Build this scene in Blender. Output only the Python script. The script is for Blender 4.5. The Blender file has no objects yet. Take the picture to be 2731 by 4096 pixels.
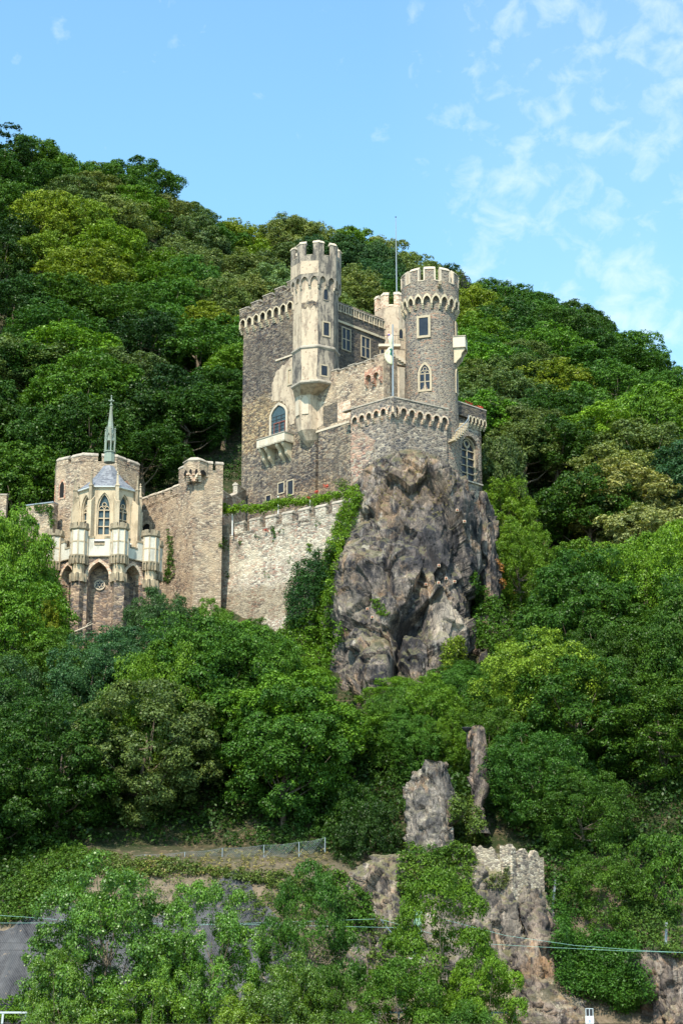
import bpy, bmesh, math, random
import numpy as np
from mathutils import Vector, noise, geometry
R = math.radians
sc = bpy.context.scene
COL = sc.collection
# ------------------------------------------------------------------ camera
F = 8000.0; PITCH = R(15.7); CAMZ = 2.0          # focal length in photo pixels (2731 x 4096), camera on the river
cam_d = bpy.data.cameras.new("camera"); cam = bpy.data.objects.new("camera", cam_d); COL.objects.link(cam)
cam.location = (0, 0, CAMZ); cam.rotation_euler = (R(90) + PITCH, 0, 0)
cam_d.sensor_fit = 'VERTICAL'; cam_d.sensor_height = 36.0; cam_d.lens = F / 4096 * 36.0
cam_d.clip_start = 1.0; cam_d.clip_end = 6000
sc.camera = cam
# ------------------------------------------------------------------ world: sky and thin cirrus
SUN = Vector((-0.20, -0.60, 0.80)).normalized()
sun_el = math.asin(SUN.z); sun_rot = math.atan2(SUN.x, SUN.y)
w = bpy.data.worlds.new("World"); sc.world = w; w.use_nodes = True
nt = w.node_tree; nt.nodes.clear()
def wn(t): return nt.nodes.new(t)
out = wn('ShaderNodeOutputWorld'); bg = wn('ShaderNodeBackground'); sky = wn('ShaderNodeTexSky')
sky.sky_type = 'NISHITA'; sky.sun_disc = False; sky.sun_elevation = sun_el; sky.sun_rotation = sun_rot
sky.air_density = 1.0; sky.dust_density = 0.6; sky.ozone_density = 1.0; sky.altitude = 100
bg.inputs[1].default_value = 0.12
tc = wn('ShaderNodeTexCoord'); mp = wn('ShaderNodeMapping'); mp.inputs['Scale'].default_value = (40, 12.0, 50)
mp.inputs['Rotation'].default_value = (0, R(-28), 0)
n1 = wn('ShaderNodeTexNoise'); n1.inputs['Scale'].default_value = 1.5; n1.inputs['Detail'].default_value = 9; n1.inputs['Roughness'].default_value = .58
n1.inputs['Distortion'].default_value = .35
n2 = wn('ShaderNodeTexNoise'); n2.inputs['Scale'].default_value = 11; n2.inputs['Detail'].default_value = 3
sx = wn('ShaderNodeSeparateXYZ')
nt.links.new(tc.outputs['Generated'], sx.inputs[0]); nt.links.new(tc.outputs['Generated'], mp.inputs[0])
nt.links.new(mp.outputs[0], n1.inputs[0]); nt.links.new(tc.outputs['Generated'], n2.inputs[0])
def math_(op, a, b=None):
    m = wn('ShaderNodeMath'); m.operation = op
    for i, x in enumerate((a, b)):
        if x is None: continue
        if isinstance(x, (int, float)): m.inputs[i].default_value = x
        else: nt.links.new(x, m.inputs[i])
    return m.outputs[0]
gx = wn('ShaderNodeMapRange'); nt.links.new(sx.outputs[0], gx.inputs[0]); gx.inputs[1].default_value = -.02; gx.inputs[2].default_value = .15
gx.inputs[3].default_value = -.07; gx.inputs[4].default_value = .25
tot = math_('ADD', n1.outputs[0], gx.outputs[0]); tot = math_('ADD', tot, math_('MULTIPLY', math_('SUBTRACT', n2.outputs[0], .5), .5))
rmp = wn('ShaderNodeValToRGB'); nt.links.new(tot, rmp.inputs[0])
rmp.color_ramp.elements[0].position = .58; rmp.color_ramp.elements[0].color = (0, 0, 0, 1)
rmp.color_ramp.elements[1].position = .98; rmp.color_ramp.elements[1].color = (.7, .7, .7, 1)
tint = wn('ShaderNodeMix'); tint.data_type = 'RGBA'; tint.blend_type = 'MULTIPLY'; tint.inputs[0].default_value = 1
nt.links.new(sky.outputs[0], tint.inputs[6]); tint.inputs[7].default_value = (1.62, 2.17, 2.12, 1)
mx = wn('ShaderNodeMix'); mx.data_type = 'RGBA'
veil = math_('MULTIPLY', math_('MAXIMUM', gx.outputs[0], 0.0), .9)
nt.links.new(math_('MAXIMUM', rmp.outputs[0], math_('MULTIPLY', veil, n2.outputs[0])), mx.inputs[0]); nt.links.new(tint.outputs[2], mx.inputs[6]); mx.inputs[7].default_value = (6.4, 7.4, 8.0, 1)
nt.links.new(mx.outputs[2], bg.inputs[0]); nt.links.new(bg.outputs[0], out.inputs[0])
# ------------------------------------------------------------------ sun and exposure
sl = bpy.data.lights.new("sun", 'SUN'); sl.energy = 5.0; sl.angle = R(0.5); sl.color = (1, .92, .78)
so = bpy.data.objects.new("sun", sl); COL.objects.link(so); so.location = (-60, -100, 250)
so.rotation_euler = SUN.to_track_quat('Z', 'Y').to_euler()
sc.view_settings.view_transform = 'Standard'; sc.view_settings.look = 'None'
sc.view_settings.exposure = 0.40; sc.view_settings.gamma = 1
sc.cycles.max_bounces = 4; sc.cycles.diffuse_bounces = 2; sc.cycles.transmission_bounces = 3; sc.cycles.transparent_max_bounces = 4
sc.cycles.use_adaptive_sampling = True
# ------------------------------------------------------------------ helpers
def ray(u, v):
    xr = (u - 1365.5) / F; yr = (2048 - v) / F
    return Vector((xr, math.cos(PITCH) - yr * math.sin(PITCH), math.sin(PITCH) + yr * math.cos(PITCH)))
def at(u, v, Y):
    d = ray(u, v); t = Y / d.y
    return Vector((d.x * t, Y, CAMZ + d.z * t))
def ZV(v, Y): return at(1365, v, Y).z
def pix(p):
    x, y, z = p[0], p[1], p[2] - CAMZ
    dep = y * math.cos(PITCH) + z * math.sin(PITCH); up = -y * math.sin(PITCH) + z * math.cos(PITCH)
    return 1365.5 + F * x / dep, 2048 - F * up / dep
def lerp(a, b, t): return a + (b - a) * t
def interp(x, xs, ys): return float(np.interp(x, xs, ys))

class MB:
    def __init__(s): s.v = []; s.f = []
    def add(s, vs, fs):
        o = len(s.v); s.v += [tuple(x) for x in vs]; s.f += [tuple(i + o for i in f) for f in fs]
    def box(s, T, s0, s1, t0, t1, d0, d1):
        vs = [T(a, b, c) for c in (d0, d1) for b in (t0, t1) for a in (s0, s1)]
        s.add(vs, [(0, 2, 3, 1), (4, 5, 7, 6), (0, 1, 5, 4), (2, 6, 7, 3), (0, 4, 6, 2), (1, 3, 7, 5)])
    def slab(s, T, outline, holes, d0, d1):
        loops = [outline] + list(holes)
        pl = [[Vector((a, b, 0)) for a, b in L] for L in loops]
        tris = geometry.tessellate_polygon(pl)
        flat = [p for L in loops for p in L]; n = len(flat)
        vs = [T(a, b, d1) for a, b in flat] + [T(a, b, d0) for a, b in flat]
        fs = [tuple(t) for t in tris] + [tuple(i + n for i in reversed(t)) for t in tris]
        o = 0
        for L in loops:
            m = len(L)
            for i in range(m):
                j = (i + 1) % m; fs.append((o + i, o + i + n, o + j + n, o + j))
            o += m
        s.add(vs, fs)
    def prism(s, pts, z0, z1, ztop=None):
        n = len(pts); zt = ztop or [z1] * n
        vs = [(p[0], p[1], z0) for p in pts] + [(p[0], p[1], z) for p, z in zip(pts, zt)]
        s.add(vs, [tuple(range(n))[::-1], tuple(range(n, 2 * n))] + [(i, (i + 1) % n, (i + 1) % n + n, i + n) for i in range(n)])
    def frusta(s, cx, cy, prof, n, phi0=0.0, cap=True, a0=0, a1=None):
        """stack of rings (radius, z[, dx, dy]); phi measured from -y towards +x"""
        vs = []
        for q in prof:
            r, z = q[0], q[1]; dx = q[2] if len(q) > 2 else 0; dy = q[3] if len(q) > 3 else 0
            for k in range(n):
                a = phi0 + 2 * math.pi * k / n
                vs.append((cx + dx + r * math.sin(a), cy + dy - r * math.cos(a), z))
        fs = []
        for j in range(len(prof) - 1):
            for k in range(n):
                a, b = j * n + k, j * n + (k + 1) % n
                fs.append((a, b, b + n, a + n))
        if cap: fs += [tuple(range(n))[::-1], tuple(range((len(prof) - 1) * n, len(prof) * n))]
        s.add(vs, fs)
    def tube(s, pts, r, n=6):
        rs = r if isinstance(r, (list, tuple)) else [r] * len(pts)
        pts = [Vector(p) for p in pts]; vs = []
        for i, p in enumerate(pts):
            d = (pts[min(i + 1, len(pts) - 1)] - pts[max(i - 1, 0)]).normalized()
            a = d.cross(Vector((0, 0, 1)) if abs(d.z) < .9 else Vector((1, 0, 0))).normalized(); b = d.cross(a)
            for k in range(n):
                t = 2 * math.pi * k / n; vs.append(p + (a * math.cos(t) + b * math.sin(t)) * rs[i])
        fs = [(i * n + k, i * n + (k + 1) % n, (i + 1) * n + (k + 1) % n, (i + 1) * n + k) for i in range(len(pts) - 1) for k in range(n)]
        fs += [tuple(range(n)), tuple(range((len(pts) - 1) * n, len(pts) * n))]
        s.add(vs, fs)
    def ball(s, c, r, seg=10, rings=6, sq=(1, 1, 1)):
        vs = []
        for j in range(rings + 1):
            t = math.pi * j / rings
            for k in range(seg):
                a = 2 * math.pi * k / seg
                vs.append((c[0] + r * sq[0] * math.sin(t) * math.cos(a), c[1] + r * sq[1] * math.sin(t) * math.sin(a), c[2] + r * sq[2] * math.cos(t)))
        s.add(vs, [(j * seg + k, j * seg + (k + 1) % seg, (j + 1) * seg + (k + 1) % seg, (j + 1) * seg + k) for j in range(rings) for k in range(seg)])

SPLIT = {'coping', 'corbel', 'panel', 'carving', 'chimney_pot', 'machicolation_opening', 'cornice'}
def pieces(mb):
    n = len(mb.v); par = list(range(n))
    def fd(i):
        while par[i] != i: par[i] = par[par[i]]; i = par[i]
        return i
    for f in mb.f:
        a = fd(f[0])
        for i in f[1:]: par[fd(i)] = a
    comp = {}
    for i in range(n): comp.setdefault(fd(i), []).append(i)
    B = []
    for ids in comp.values():
        P = np.array([mb.v[i] for i in ids]); B.append([P.min(0) - .03, P.max(0) + .03, set(ids)])
    ch = True
    while ch:
        ch = False; out_ = []
        for b in B:
            for o in out_:
                if np.all(b[0] <= o[1]) and np.all(o[0] <= b[1]): o[0] = np.minimum(o[0], b[0]); o[1] = np.maximum(o[1], b[1]); o[2] |= b[2]; ch = True; break
            else: out_.append(b)
        B = out_
    res = []
    for b in B:
        ids = sorted(b[2]); mp = {i: k for k, i in enumerate(ids)}; q = MB(); q.v = [mb.v[i] for i in ids]; q.f = [tuple(mp[i] for i in f) for f in mb.f if f[0] in mp]; res.append(q)
    return res
def obj(name, mb, mat, parent=None, smooth=False):
    if name in SPLIT:
        for q in pieces(mb): o = obj1(name, q, mat, parent, smooth)
        return o
    return obj1(name, mb, mat, parent, smooth)
def obj1(name, mb, mat, parent=None, smooth=False):
    off = Vector((0, 0, 0))
    q = parent
    while q is not None: off += q.location; q = q.parent
    me = bpy.data.meshes.new(name)
    me.from_pydata([(x - off.x, y - off.y, z - off.z) for x, y, z in mb.v], [], mb.f)
    bm = bmesh.new(); bm.from_mesh(me); bmesh.ops.recalc_face_normals(bm, faces=bm.faces); bm.to_mesh(me); bm.free()
    if smooth: me.shade_smooth()
    me.materials.append(mat)
    o = bpy.data.objects.new(name, me); COL.objects.link(o)
    if parent is not None: o.parent = parent
    return o
def thing(name, label, cat, loc=(0, 0, 0), group=None):
    o = bpy.data.objects.new(name, None); COL.objects.link(o); o.location = loc; o.empty_display_size = .5
    o['label'] = label; o['category'] = cat
    if group: o['group'] = group
    return o
def tag(o, label=None, cat=None, group=None, kind=None):
    if label: o['label'] = label
    if cat: o['category'] = cat
    if group: o['group'] = group
    if kind: o['kind'] = kind
    return o
def np_mesh(name, V, Fq):
    me = bpy.data.meshes.new(name)
    me.vertices.add(len(V)); me.vertices.foreach_set('co', np.asarray(V, dtype=np.float32).ravel())
    k = Fq.shape[1]; me.loops.add(Fq.size); me.loops.foreach_set('vertex_index', Fq.astype(np.int32).ravel())
    me.polygons.add(len(Fq)); me.polygons.foreach_set('loop_start', np.arange(0, Fq.size, k, dtype=np.int32))
    me.polygons.foreach_set('loop_total', np.full(len(Fq), k, dtype=np.int32))
    me.update(calc_edges=True)
    return me
# ------------------------------------------------------------------ materials
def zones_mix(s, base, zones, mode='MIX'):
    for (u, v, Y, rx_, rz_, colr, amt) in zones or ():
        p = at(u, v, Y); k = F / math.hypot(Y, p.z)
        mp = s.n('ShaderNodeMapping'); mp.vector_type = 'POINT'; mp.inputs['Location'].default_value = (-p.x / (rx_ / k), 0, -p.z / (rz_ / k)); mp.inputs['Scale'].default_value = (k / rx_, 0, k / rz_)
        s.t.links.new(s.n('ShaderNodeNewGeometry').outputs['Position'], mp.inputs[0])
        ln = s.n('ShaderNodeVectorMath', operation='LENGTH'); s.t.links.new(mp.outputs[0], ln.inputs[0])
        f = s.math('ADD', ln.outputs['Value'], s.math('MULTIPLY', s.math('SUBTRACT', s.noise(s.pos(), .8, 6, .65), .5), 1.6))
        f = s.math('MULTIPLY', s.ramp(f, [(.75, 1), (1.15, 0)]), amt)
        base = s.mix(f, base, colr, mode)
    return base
class NT:
    def __init__(s, name):
        s.m = bpy.data.materials.new(name); s.m.use_nodes = True; s.t = s.m.node_tree; s.t.nodes.clear()
        s.out = s.n('ShaderNodeOutputMaterial')
    def n(s, t, **kw):
        x = s.t.nodes.new(t)
        for k, v in kw.items(): setattr(x, k, v)
        return x
    def put(s, sock, v):
        if v is None: return
        if hasattr(v, 'is_linked') or isinstance(v, bpy.types.NodeSocket): s.t.links.new(v, sock)
        elif isinstance(v, (tuple, list)) and len(v) == 3 and sock.type == 'RGBA': sock.default_value = (*v, 1)
        else: sock.default_value = v
    def math(s, op, a, b=None, c=None):
        m = s.n('ShaderNodeMath', operation=op)
        for i, x in enumerate((a, b, c)): s.put(m.inputs[i], x)
        return m.outputs[0]
    def mix(s, f, a, b, blend='MIX'):
        m = s.n('ShaderNodeMix', data_type='RGBA', blend_type=blend)
        s.put(m.inputs[0], f); s.put(m.inputs[6], a); s.put(m.inputs[7], b); return m.outputs[2]
    def pos(s, scale=(1, 1, 1), local=False, rot=(0, 0, 0)):
        g = s.n('ShaderNodeTexCoord').outputs['Object'] if local else s.n('ShaderNodeNewGeometry').outputs['Position']
        mp = s.n('ShaderNodeMapping'); mp.inputs['Scale'].default_value = scale; mp.inputs['Rotation'].default_value = rot
        s.t.links.new(g, mp.inputs[0]); return mp.outputs[0]
    def noise(s, vec, scale, detail=4, rough=.55, dist=0, out=0):
        n = s.n('ShaderNodeTexNoise'); s.put(n.inputs['Vector'], vec); n.inputs['Scale'].default_value = scale
        n.inputs['Detail'].default_value = detail; n.inputs['Roughness'].default_value = rough; n.inputs['Distortion'].default_value = dist
        return n.outputs[out]
    def vor(s, vec, scale, feature='F1', out='Color', rnd=1.0):
        n = s.n('ShaderNodeTexVoronoi', feature=feature); s.put(n.inputs['Vector'], vec); n.inputs['Scale'].default_value = scale
        n.inputs['Randomness'].default_value = rnd; return n.outputs[out]
    def ramp(s, f, stops, interp='LINEAR'):
        r = s.n('ShaderNodeValToRGB'); s.put(r.inputs[0], f); cr = r.color_ramp; cr.interpolation = interp
        while len(cr.elements) > 1: cr.elements.remove(cr.elements[-1])
        for i, (p, c) in enumerate(stops):
            e = cr.elements[0] if i == 0 else cr.elements.new(p)
            e.position = p; e.color = (*c, 1) if isinstance(c, (tuple, list)) else (c, c, c, 1)
        return r.outputs[0]
    def step(s, f, a, b): 
        m = s.n('ShaderNodeMapRange'); s.put(m.inputs[0], f); m.inputs[1].default_value = a; m.inputs[2].default_value = b; return m.outputs[0]
    def bump(s, h, strength=.5, dist=.05):
        b = s.n('ShaderNodeBump'); s.put(b.inputs['Height'], h); b.inputs['Strength'].default_value = strength; b.inputs['Distance'].default_value = dist
        return b.outputs[0]
    def fin(s, col, rough=.9, normal=None, spec=.2, metal=0):
        p = s.n('ShaderNodeBsdfPrincipled'); s.put(p.inputs['Base Color'], col); s.put(p.inputs['Roughness'], rough)
        p.inputs['Specular IOR Level'].default_value = spec; p.inputs['Metallic'].default_value = metal
        if normal is not None: s.t.links.new(normal, p.inputs['Normal'])
        s.t.links.new(p.outputs[0], s.out.inputs[0]); return s.m

def M_rubble(name, cols, sx=2.6, sz=6.0, mortar=(.3, .26, .2), mw=.07, weather=(.35, .28, .18), wamt=.5, wscale=.35, streak=(.1, .09, .08), samt=.35, blotch=None, bamt=0.0, bump=.7, zones=None, mamt=.5):
    s = NT(name)
    g = s.pos(); wob = s.noise(g, .9, 2, out=1)
    off = s.n('ShaderNodeVectorMath', operation='MULTIPLY_ADD'); s.put(off.inputs[0], wob); off.inputs[1].default_value = (.25, .25, .18); s.put(off.inputs[2], g)
    mp = s.n('ShaderNodeMapping'); mp.inputs['Scale'].default_value = (sx, sx, sz); s.t.links.new(off.outputs[0], mp.inputs[0]); v = mp.outputs[0]
    cell = s.n('ShaderNodeSeparateColor'); s.put(cell.inputs[0], s.vor(v, 1.0))
    c = s.ramp(cell.outputs[0], [(i / len(cols), q) for i, q in enumerate(cols)], 'CONSTANT')
    c = s.mix(.6, c, s.ramp(s.noise(g, 6, 3), [(.3, (.3, .3, .3)), (.7, (1.7, 1.7, 1.7))]), 'MULTIPLY')
    w1 = s.ramp(s.noise(s.pos((1, 1, .7)), wscale, 6, .62), [(.42, 0), (.62, 1)])
    c = s.mix(s.math('MULTIPLY', w1, wamt), c, weather)
    st = s.ramp(s.noise(s.pos((1, 1, .16)), 1.1, 4, .6), [(.5, 0), (.68, 1)])
    c = s.mix(s.math('MULTIPLY', st, samt), c, streak)
    if blotch: c = s.mix(s.math('MULTIPLY', s.ramp(s.noise(g, .55, 7, .68, .4), [(.50, 0), (.55, 1)]), bamt), c, s.mix(s.noise(g, 2.2, 5), tuple(x * .8 for x in blotch), tuple(min(1, x * 1.15) for x in blotch)))
    ed = s.vor(v, 1.0, 'DISTANCE_TO_EDGE', 'Distance')
    big = s.ramp(s.noise(g, 1.4, 6, .75), [(.32, (.66, .66, .68)), (.52, (1, 1, 1)), (.70, (1.30, 1.27, 1.2))])
    c = s.mix(.8, c, big, 'MULTIPLY')
    c = zones_mix(s, c, zones, 'MULTIPLY')
    m = s.ramp(ed, [(mw * .5, 1), (mw * 1.4, 0)])
    c = s.mix(s.math('MULTIPLY', m, mamt if mamt > .8 else s.math('MULTIPLY', s.noise(g, 1.5, 3), mamt)), c, mortar)
    h = s.math('ADD', s.math('MINIMUM', ed, .22), s.math('MULTIPLY', cell.outputs[1], .12))
    h = s.math('ADD', h, s.math('MULTIPLY', s.noise(g, 7, 3), .15))
    return s.fin(c, .92, s.bump(h, bump, .22))
def M_plaster(name, a, b, stain=(.3, .26, .2), samt=.5, sc_=1.0, lo=.52, under=None):
    s = NT(name); g = s.pos()
    c = s.mix(s.noise(g, 1.3 * sc_, 6, .65), a, b)
    c = s.mix(s.math('MULTIPLY', s.ramp(s.noise(s.pos((1, 1, .35)), .9 * sc_, 7, .68), [(lo, 0), (lo + .12, 1)]), samt), c, stain)
    if under: c = s.mix(s.ramp(s.noise(s.pos(), 1.6 * sc_, 6, .7), [(.60, 0), (.63, 1)]), c, under)
    h = s.noise(g, 6, 5)
    return s.fin(c, .9, s.bump(h, .5, .06))
def M_plain(name, c, rough=.6, var=.15, sc_=3, metal=0, spec=.3):
    s = NT(name); n = s.noise(s.pos(), sc_, 4)
    col = s.mix(n, tuple(x * (1 - var) for x in c), tuple(min(1, x * (1 + var)) for x in c))
    return s.fin(col, rough, None, spec, metal)

M = {}
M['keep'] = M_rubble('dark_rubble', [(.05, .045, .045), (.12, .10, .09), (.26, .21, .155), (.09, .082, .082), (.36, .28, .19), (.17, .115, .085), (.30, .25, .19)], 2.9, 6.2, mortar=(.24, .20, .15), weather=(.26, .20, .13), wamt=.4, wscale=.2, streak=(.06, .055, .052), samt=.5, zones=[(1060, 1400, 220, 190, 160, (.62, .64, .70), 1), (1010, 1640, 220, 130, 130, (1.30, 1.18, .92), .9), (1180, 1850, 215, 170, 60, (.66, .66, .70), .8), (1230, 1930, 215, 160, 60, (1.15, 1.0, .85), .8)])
M['wing'] = M_rubble('wing_rubble', [(.045, .042, .045), (.10, .085, .075), (.16, .125, .09), (.06, .055, .055), (.12, .10, .09)], 2.2, 5.5, mortar=(.17, .145, .11), wamt=.2)
M['basalt'] = M_rubble('basalt_courses', [(.07, .065, .07), (.14, .125, .115), (.26, .21, .16), (.10, .09, .092), (.20, .17, .14), (.30, .17, .12)], 2.7, 6.2, mortar=(.36, .31, .24), mw=.09, weather=(.32, .25, .17), wamt=.25, streak=(.08, .07, .07), samt=.3, mamt=.82)
M['terrace'] = M_rubble('terrace_rubble', [(.07, .062, .062), (.18, .145, .115), (.42, .35, .27), (.12, .105, .10), (.26, .20, .16), (.09, .085, .09)], 2.0, 4.4, mortar=(.34, .29, .23), weather=(.34, .27, .20), wamt=.35, wscale=.4, mamt=.85)
M['reddish'] = M_rubble('reddish_rubble', [(.22, .13, .10), (.40, .28, .21), (.30, .22, .16), (.16, .12, .11), (.44, .25, .18), (.36, .31, .24)], 1.9, 4.2, mortar=(.42, .34, .26), weather=(.46, .34, .24), wamt=.5)
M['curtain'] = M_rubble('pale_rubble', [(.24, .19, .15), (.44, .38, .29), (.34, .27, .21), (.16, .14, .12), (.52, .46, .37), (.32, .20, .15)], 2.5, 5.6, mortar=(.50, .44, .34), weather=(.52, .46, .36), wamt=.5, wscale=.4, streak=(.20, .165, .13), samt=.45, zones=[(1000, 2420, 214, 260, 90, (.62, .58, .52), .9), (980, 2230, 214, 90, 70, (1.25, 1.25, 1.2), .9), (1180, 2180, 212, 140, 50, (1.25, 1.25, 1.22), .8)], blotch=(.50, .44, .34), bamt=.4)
M['tower_r'] = M_rubble('brown_rubble', [(.19, .14, .11), (.40, .31, .22), (.29, .22, .16), (.13, .105, .09), (.48, .39, .29), (.30, .20, .14)], 2.6, 5.8, mortar=(.42, .34, .25), weather=(.54, .43, .29), wamt=.5, wscale=.45, streak=(.13, .10, .08), samt=.4, blotch=(.52, .38, .25), bamt=.5)
M['chbase'] = M_rubble('red_brown_block', [(.11, .085, .075), (.24, .17, .125), (.33, .24, .165), (.15, .13, .12), (.42, .31, .22)], 2.2, 4.6, mortar=(.22, .17, .13), weather=(.36, .24, .17), wamt=.3)
M['ruin'] = M_rubble('ruin_rubble', [(.30, .25, .19), (.50, .42, .31), (.42, .33, .24), (.22, .18, .15), (.52, .45, .35), (.12, .10, .09)], 3.4, 7.0, mortar=(.22, .18, .14), weather=(.50, .41, .29), wamt=.3, blotch=(.30, .25, .18), bamt=.5)
M['brick'] = M_rubble('pale_brick', [(.55, .38, .26), (.64, .48, .34), (.52, .30, .20), (.66, .54, .40)], 3.0, 8, mortar=(.6, .5, .38), wamt=.3, samt=.1, weather=(.62, .50, .36), bump=.3)
M['rbrick'] = M_rubble('red_brick', [(.42, .20, .13), (.52, .28, .18), (.36, .17, .12), (.56, .40, .28)], 3.0, 8, mortar=(.5, .4, .3), wamt=.25, samt=.1, weather=(.5, .38, .27), bump=.3)
M['plaster'] = M_plaster('cream_plaster', (.44, .34, .24), (.62, .50, .36), (.24, .185, .14), .7, 1.5, .49, (.26, .165, .12))
M['plaster_g'] = M_plaster('shaded_weathered_plaster', (.22, .19, .15), (.46, .38, .29), (.085, .078, .072), .9, 1.8, .45, (.075, .067, .062))  # shade of the faces turned from the sun painted in, plus weathered blotches
M['trim'] = M_plaster('cream_sandstone', (.50, .41, .27), (.62, .52, .37), (.34, .28, .19), .45, 1.6, .54)
M['coping'] = M_plaster('grey_coping', (.36, .31, .25), (.50, .43, .34), (.20, .175, .145), .6, 1.5, .5)
M['copingw'] = M_plaster('warm_coping', (.52, .43, .32), (.64, .54, .41), (.30, .26, .20), .5, 1.5, .52)
M['chapel'] = M_plaster('yellow_sandstone', (.48, .37, .24), (.62, .51, .36), (.26, .20, .13), .6, 1.7, .49)
M['parapet'] = M_plaster('white_parapet', (.54, .50, .41), (.66, .62, .52), (.34, .31, .26), .65, 1.4, .53)
M['frame'] = M_plaster('window_surround_stone', (.38, .31, .21), (.52, .43, .30), (.26, .21, .15), .5, 1.6, .54)
M['cream'] = M_plaster('cream_balcony_stone', (.56, .49, .37), (.66, .59, .45), (.40, .35, .26), .5, 1.3, .56)
M['carved'] = M_plaster('dark_carved_stone', (.26, .21, .14), (.42, .34, .23), (.12, .10, .075), .6, 2.5, .48)
M['peel'] = M_plaster('peeling_plaster', (.40, .31, .22), (.62, .50, .36), (.22, .17, .13), .75, 1.6, .48, (.24, .155, .115))
M['glass'] = NT('dark_glass'); _s = M['glass']
M['glass'] = _s.fin(_s.mix(_s.noise(_s.pos(), 1.6, 2), (.012, .016, .024), (.035, .045, .06)), .25, None, .2)
_s = NT('stained_glass'); M['stained'] = _s.fin(_s.mix(_s.noise(_s.pos(), 6, 4), (.015, .03, .04), (.10, .15, .165)), .35, None, .15)
M['darkvoid'] = M_plain('dark_opening', (.012, .011, .010), .9)
M['slate'] = None
s_ = NT('roof_slate'); v_ = s_.pos((3.2, 3.2, 5.5)); b_ = s_.n('ShaderNodeSeparateColor'); s_.put(b_.inputs[0], s_.vor(v_, 1.0, rnd=.7))
M['slate'] = s_.fin(s_.ramp(b_.outputs[0], [(0, (.10, .105, .12)), (.5, (.17, .175, .19)), (1, (.23, .235, .25))]), .55, s_.bump(b_.outputs[1], .35, .05), .4)
M['copper'] = M_plaster('green_copper', (.19, .235, .19), (.32, .365, .30), (.20, .18, .13), .6, 1.8, .5)
M['iron'] = M_plain('dark_iron', (.03, .03, .032), .6)
M['galv'] = M_plain('galvanised_steel', (.30, .33, .35), .45, .1, 5, .3)
M['rail'] = M_plain('pale_grey_railing_paint', (.50, .56, .58), .45, .08)
M['greenpost'] = M_plain('green_mast_paint', (.22, .36, .25), .6, .15)
M['wire'] = M_plain('verdigris_wire', (.28, .50, .42), .5)
M['redstain'] = M_plain('rust_plate', (.30, .10, .055), .8)
M['white'] = M_plain('white_paint', (.78, .78, .76), .5, .05)
M['brownpaint'] = M_plain('brown_window_paint', (.20, .07, .05), .5)
M['skin'] = M_plain('skin', (.55, .33, .24), .6, .05)
M['blue'] = M_plain('blue_cloth', (.03, .06, .45), .8)
M['hair'] = M_plain('blond_hair', (.45, .28, .12), .7)
M['flag'] = M_plain('pale_yellow_cloth', (.60, .61, .40), .85, .12, 2)
M['flaggreen'] = M_plain('green_cloth', (.02, .14, .11), .85)
M['concrete'] = M_plain('pale_concrete', (.40, .38, .35), .85, .2)
M['asphalt'] = M_plain('asphalt', (.05, .05, .052), .9)
M['signblue'] = M_plain('sign_blue', (.01, .12, .55), .5)
M['flower'] = M_plain('coral_flowers', (.75, .16, .13), .7)

def M_leaf(name='leaves', base=None, tr=.20, spec=.18):
    s = NT(name)
    gi = s.n('ShaderNodeNewGeometry').outputs['Random Per Island']
    if base is None: b = s.n('ShaderNodeObjectInfo').outputs['Color']
    else:
        b = s.n('ShaderNodeRGB').outputs[0]; b.default_value = (*base, 1)
    k = s.ramp(gi, [(0, (.55, .60, .60)), (.5, (1, 1, 1)), (.88, (1.2, 1.15, .95)), (1, (1.5, 1.45, 1.0))])
    c = s.mix(1.0, b, k, 'MULTIPLY')
    big = s.ramp(s.noise(s.pos(), .42, 3), [(.3, (.72, .80, .85)), (.7, (1.20, 1.16, .95))])
    c = s.mix(1.0, c, big, 'MULTIPLY')
    p = s.n('ShaderNodeBsdfPrincipled'); s.put(p.inputs['Base Color'], c); p.inputs['Roughness'].default_value = .42; p.inputs['Specular IOR Level'].default_value = spec
    t = s.n('ShaderNodeBsdfTranslucent'); s.put(t.inputs[0], s.mix(1.0, c, (1.5, 1.6, .6), 'MULTIPLY'))
    m = s.n('ShaderNodeMixShader'); m.inputs[0].default_value = tr
    s.t.links.new(p.outputs[0], m.inputs[1]); s.t.links.new(t.outputs[0], m.inputs[2]); s.t.links.new(m.outputs[0], s.out.inputs[0])
    return s.m
M['leaf'] = M_leaf(); M['leaf_glossy'] = M_leaf('glossy_leaves', spec=.5)
_s = NT('bark'); M['bark'] = _s.fin(_s.mix(_s.noise(_s.pos((4, 4, .8)), 2, 5), (.06, .045, .03), (.22, .18, .13)), .95)

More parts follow.
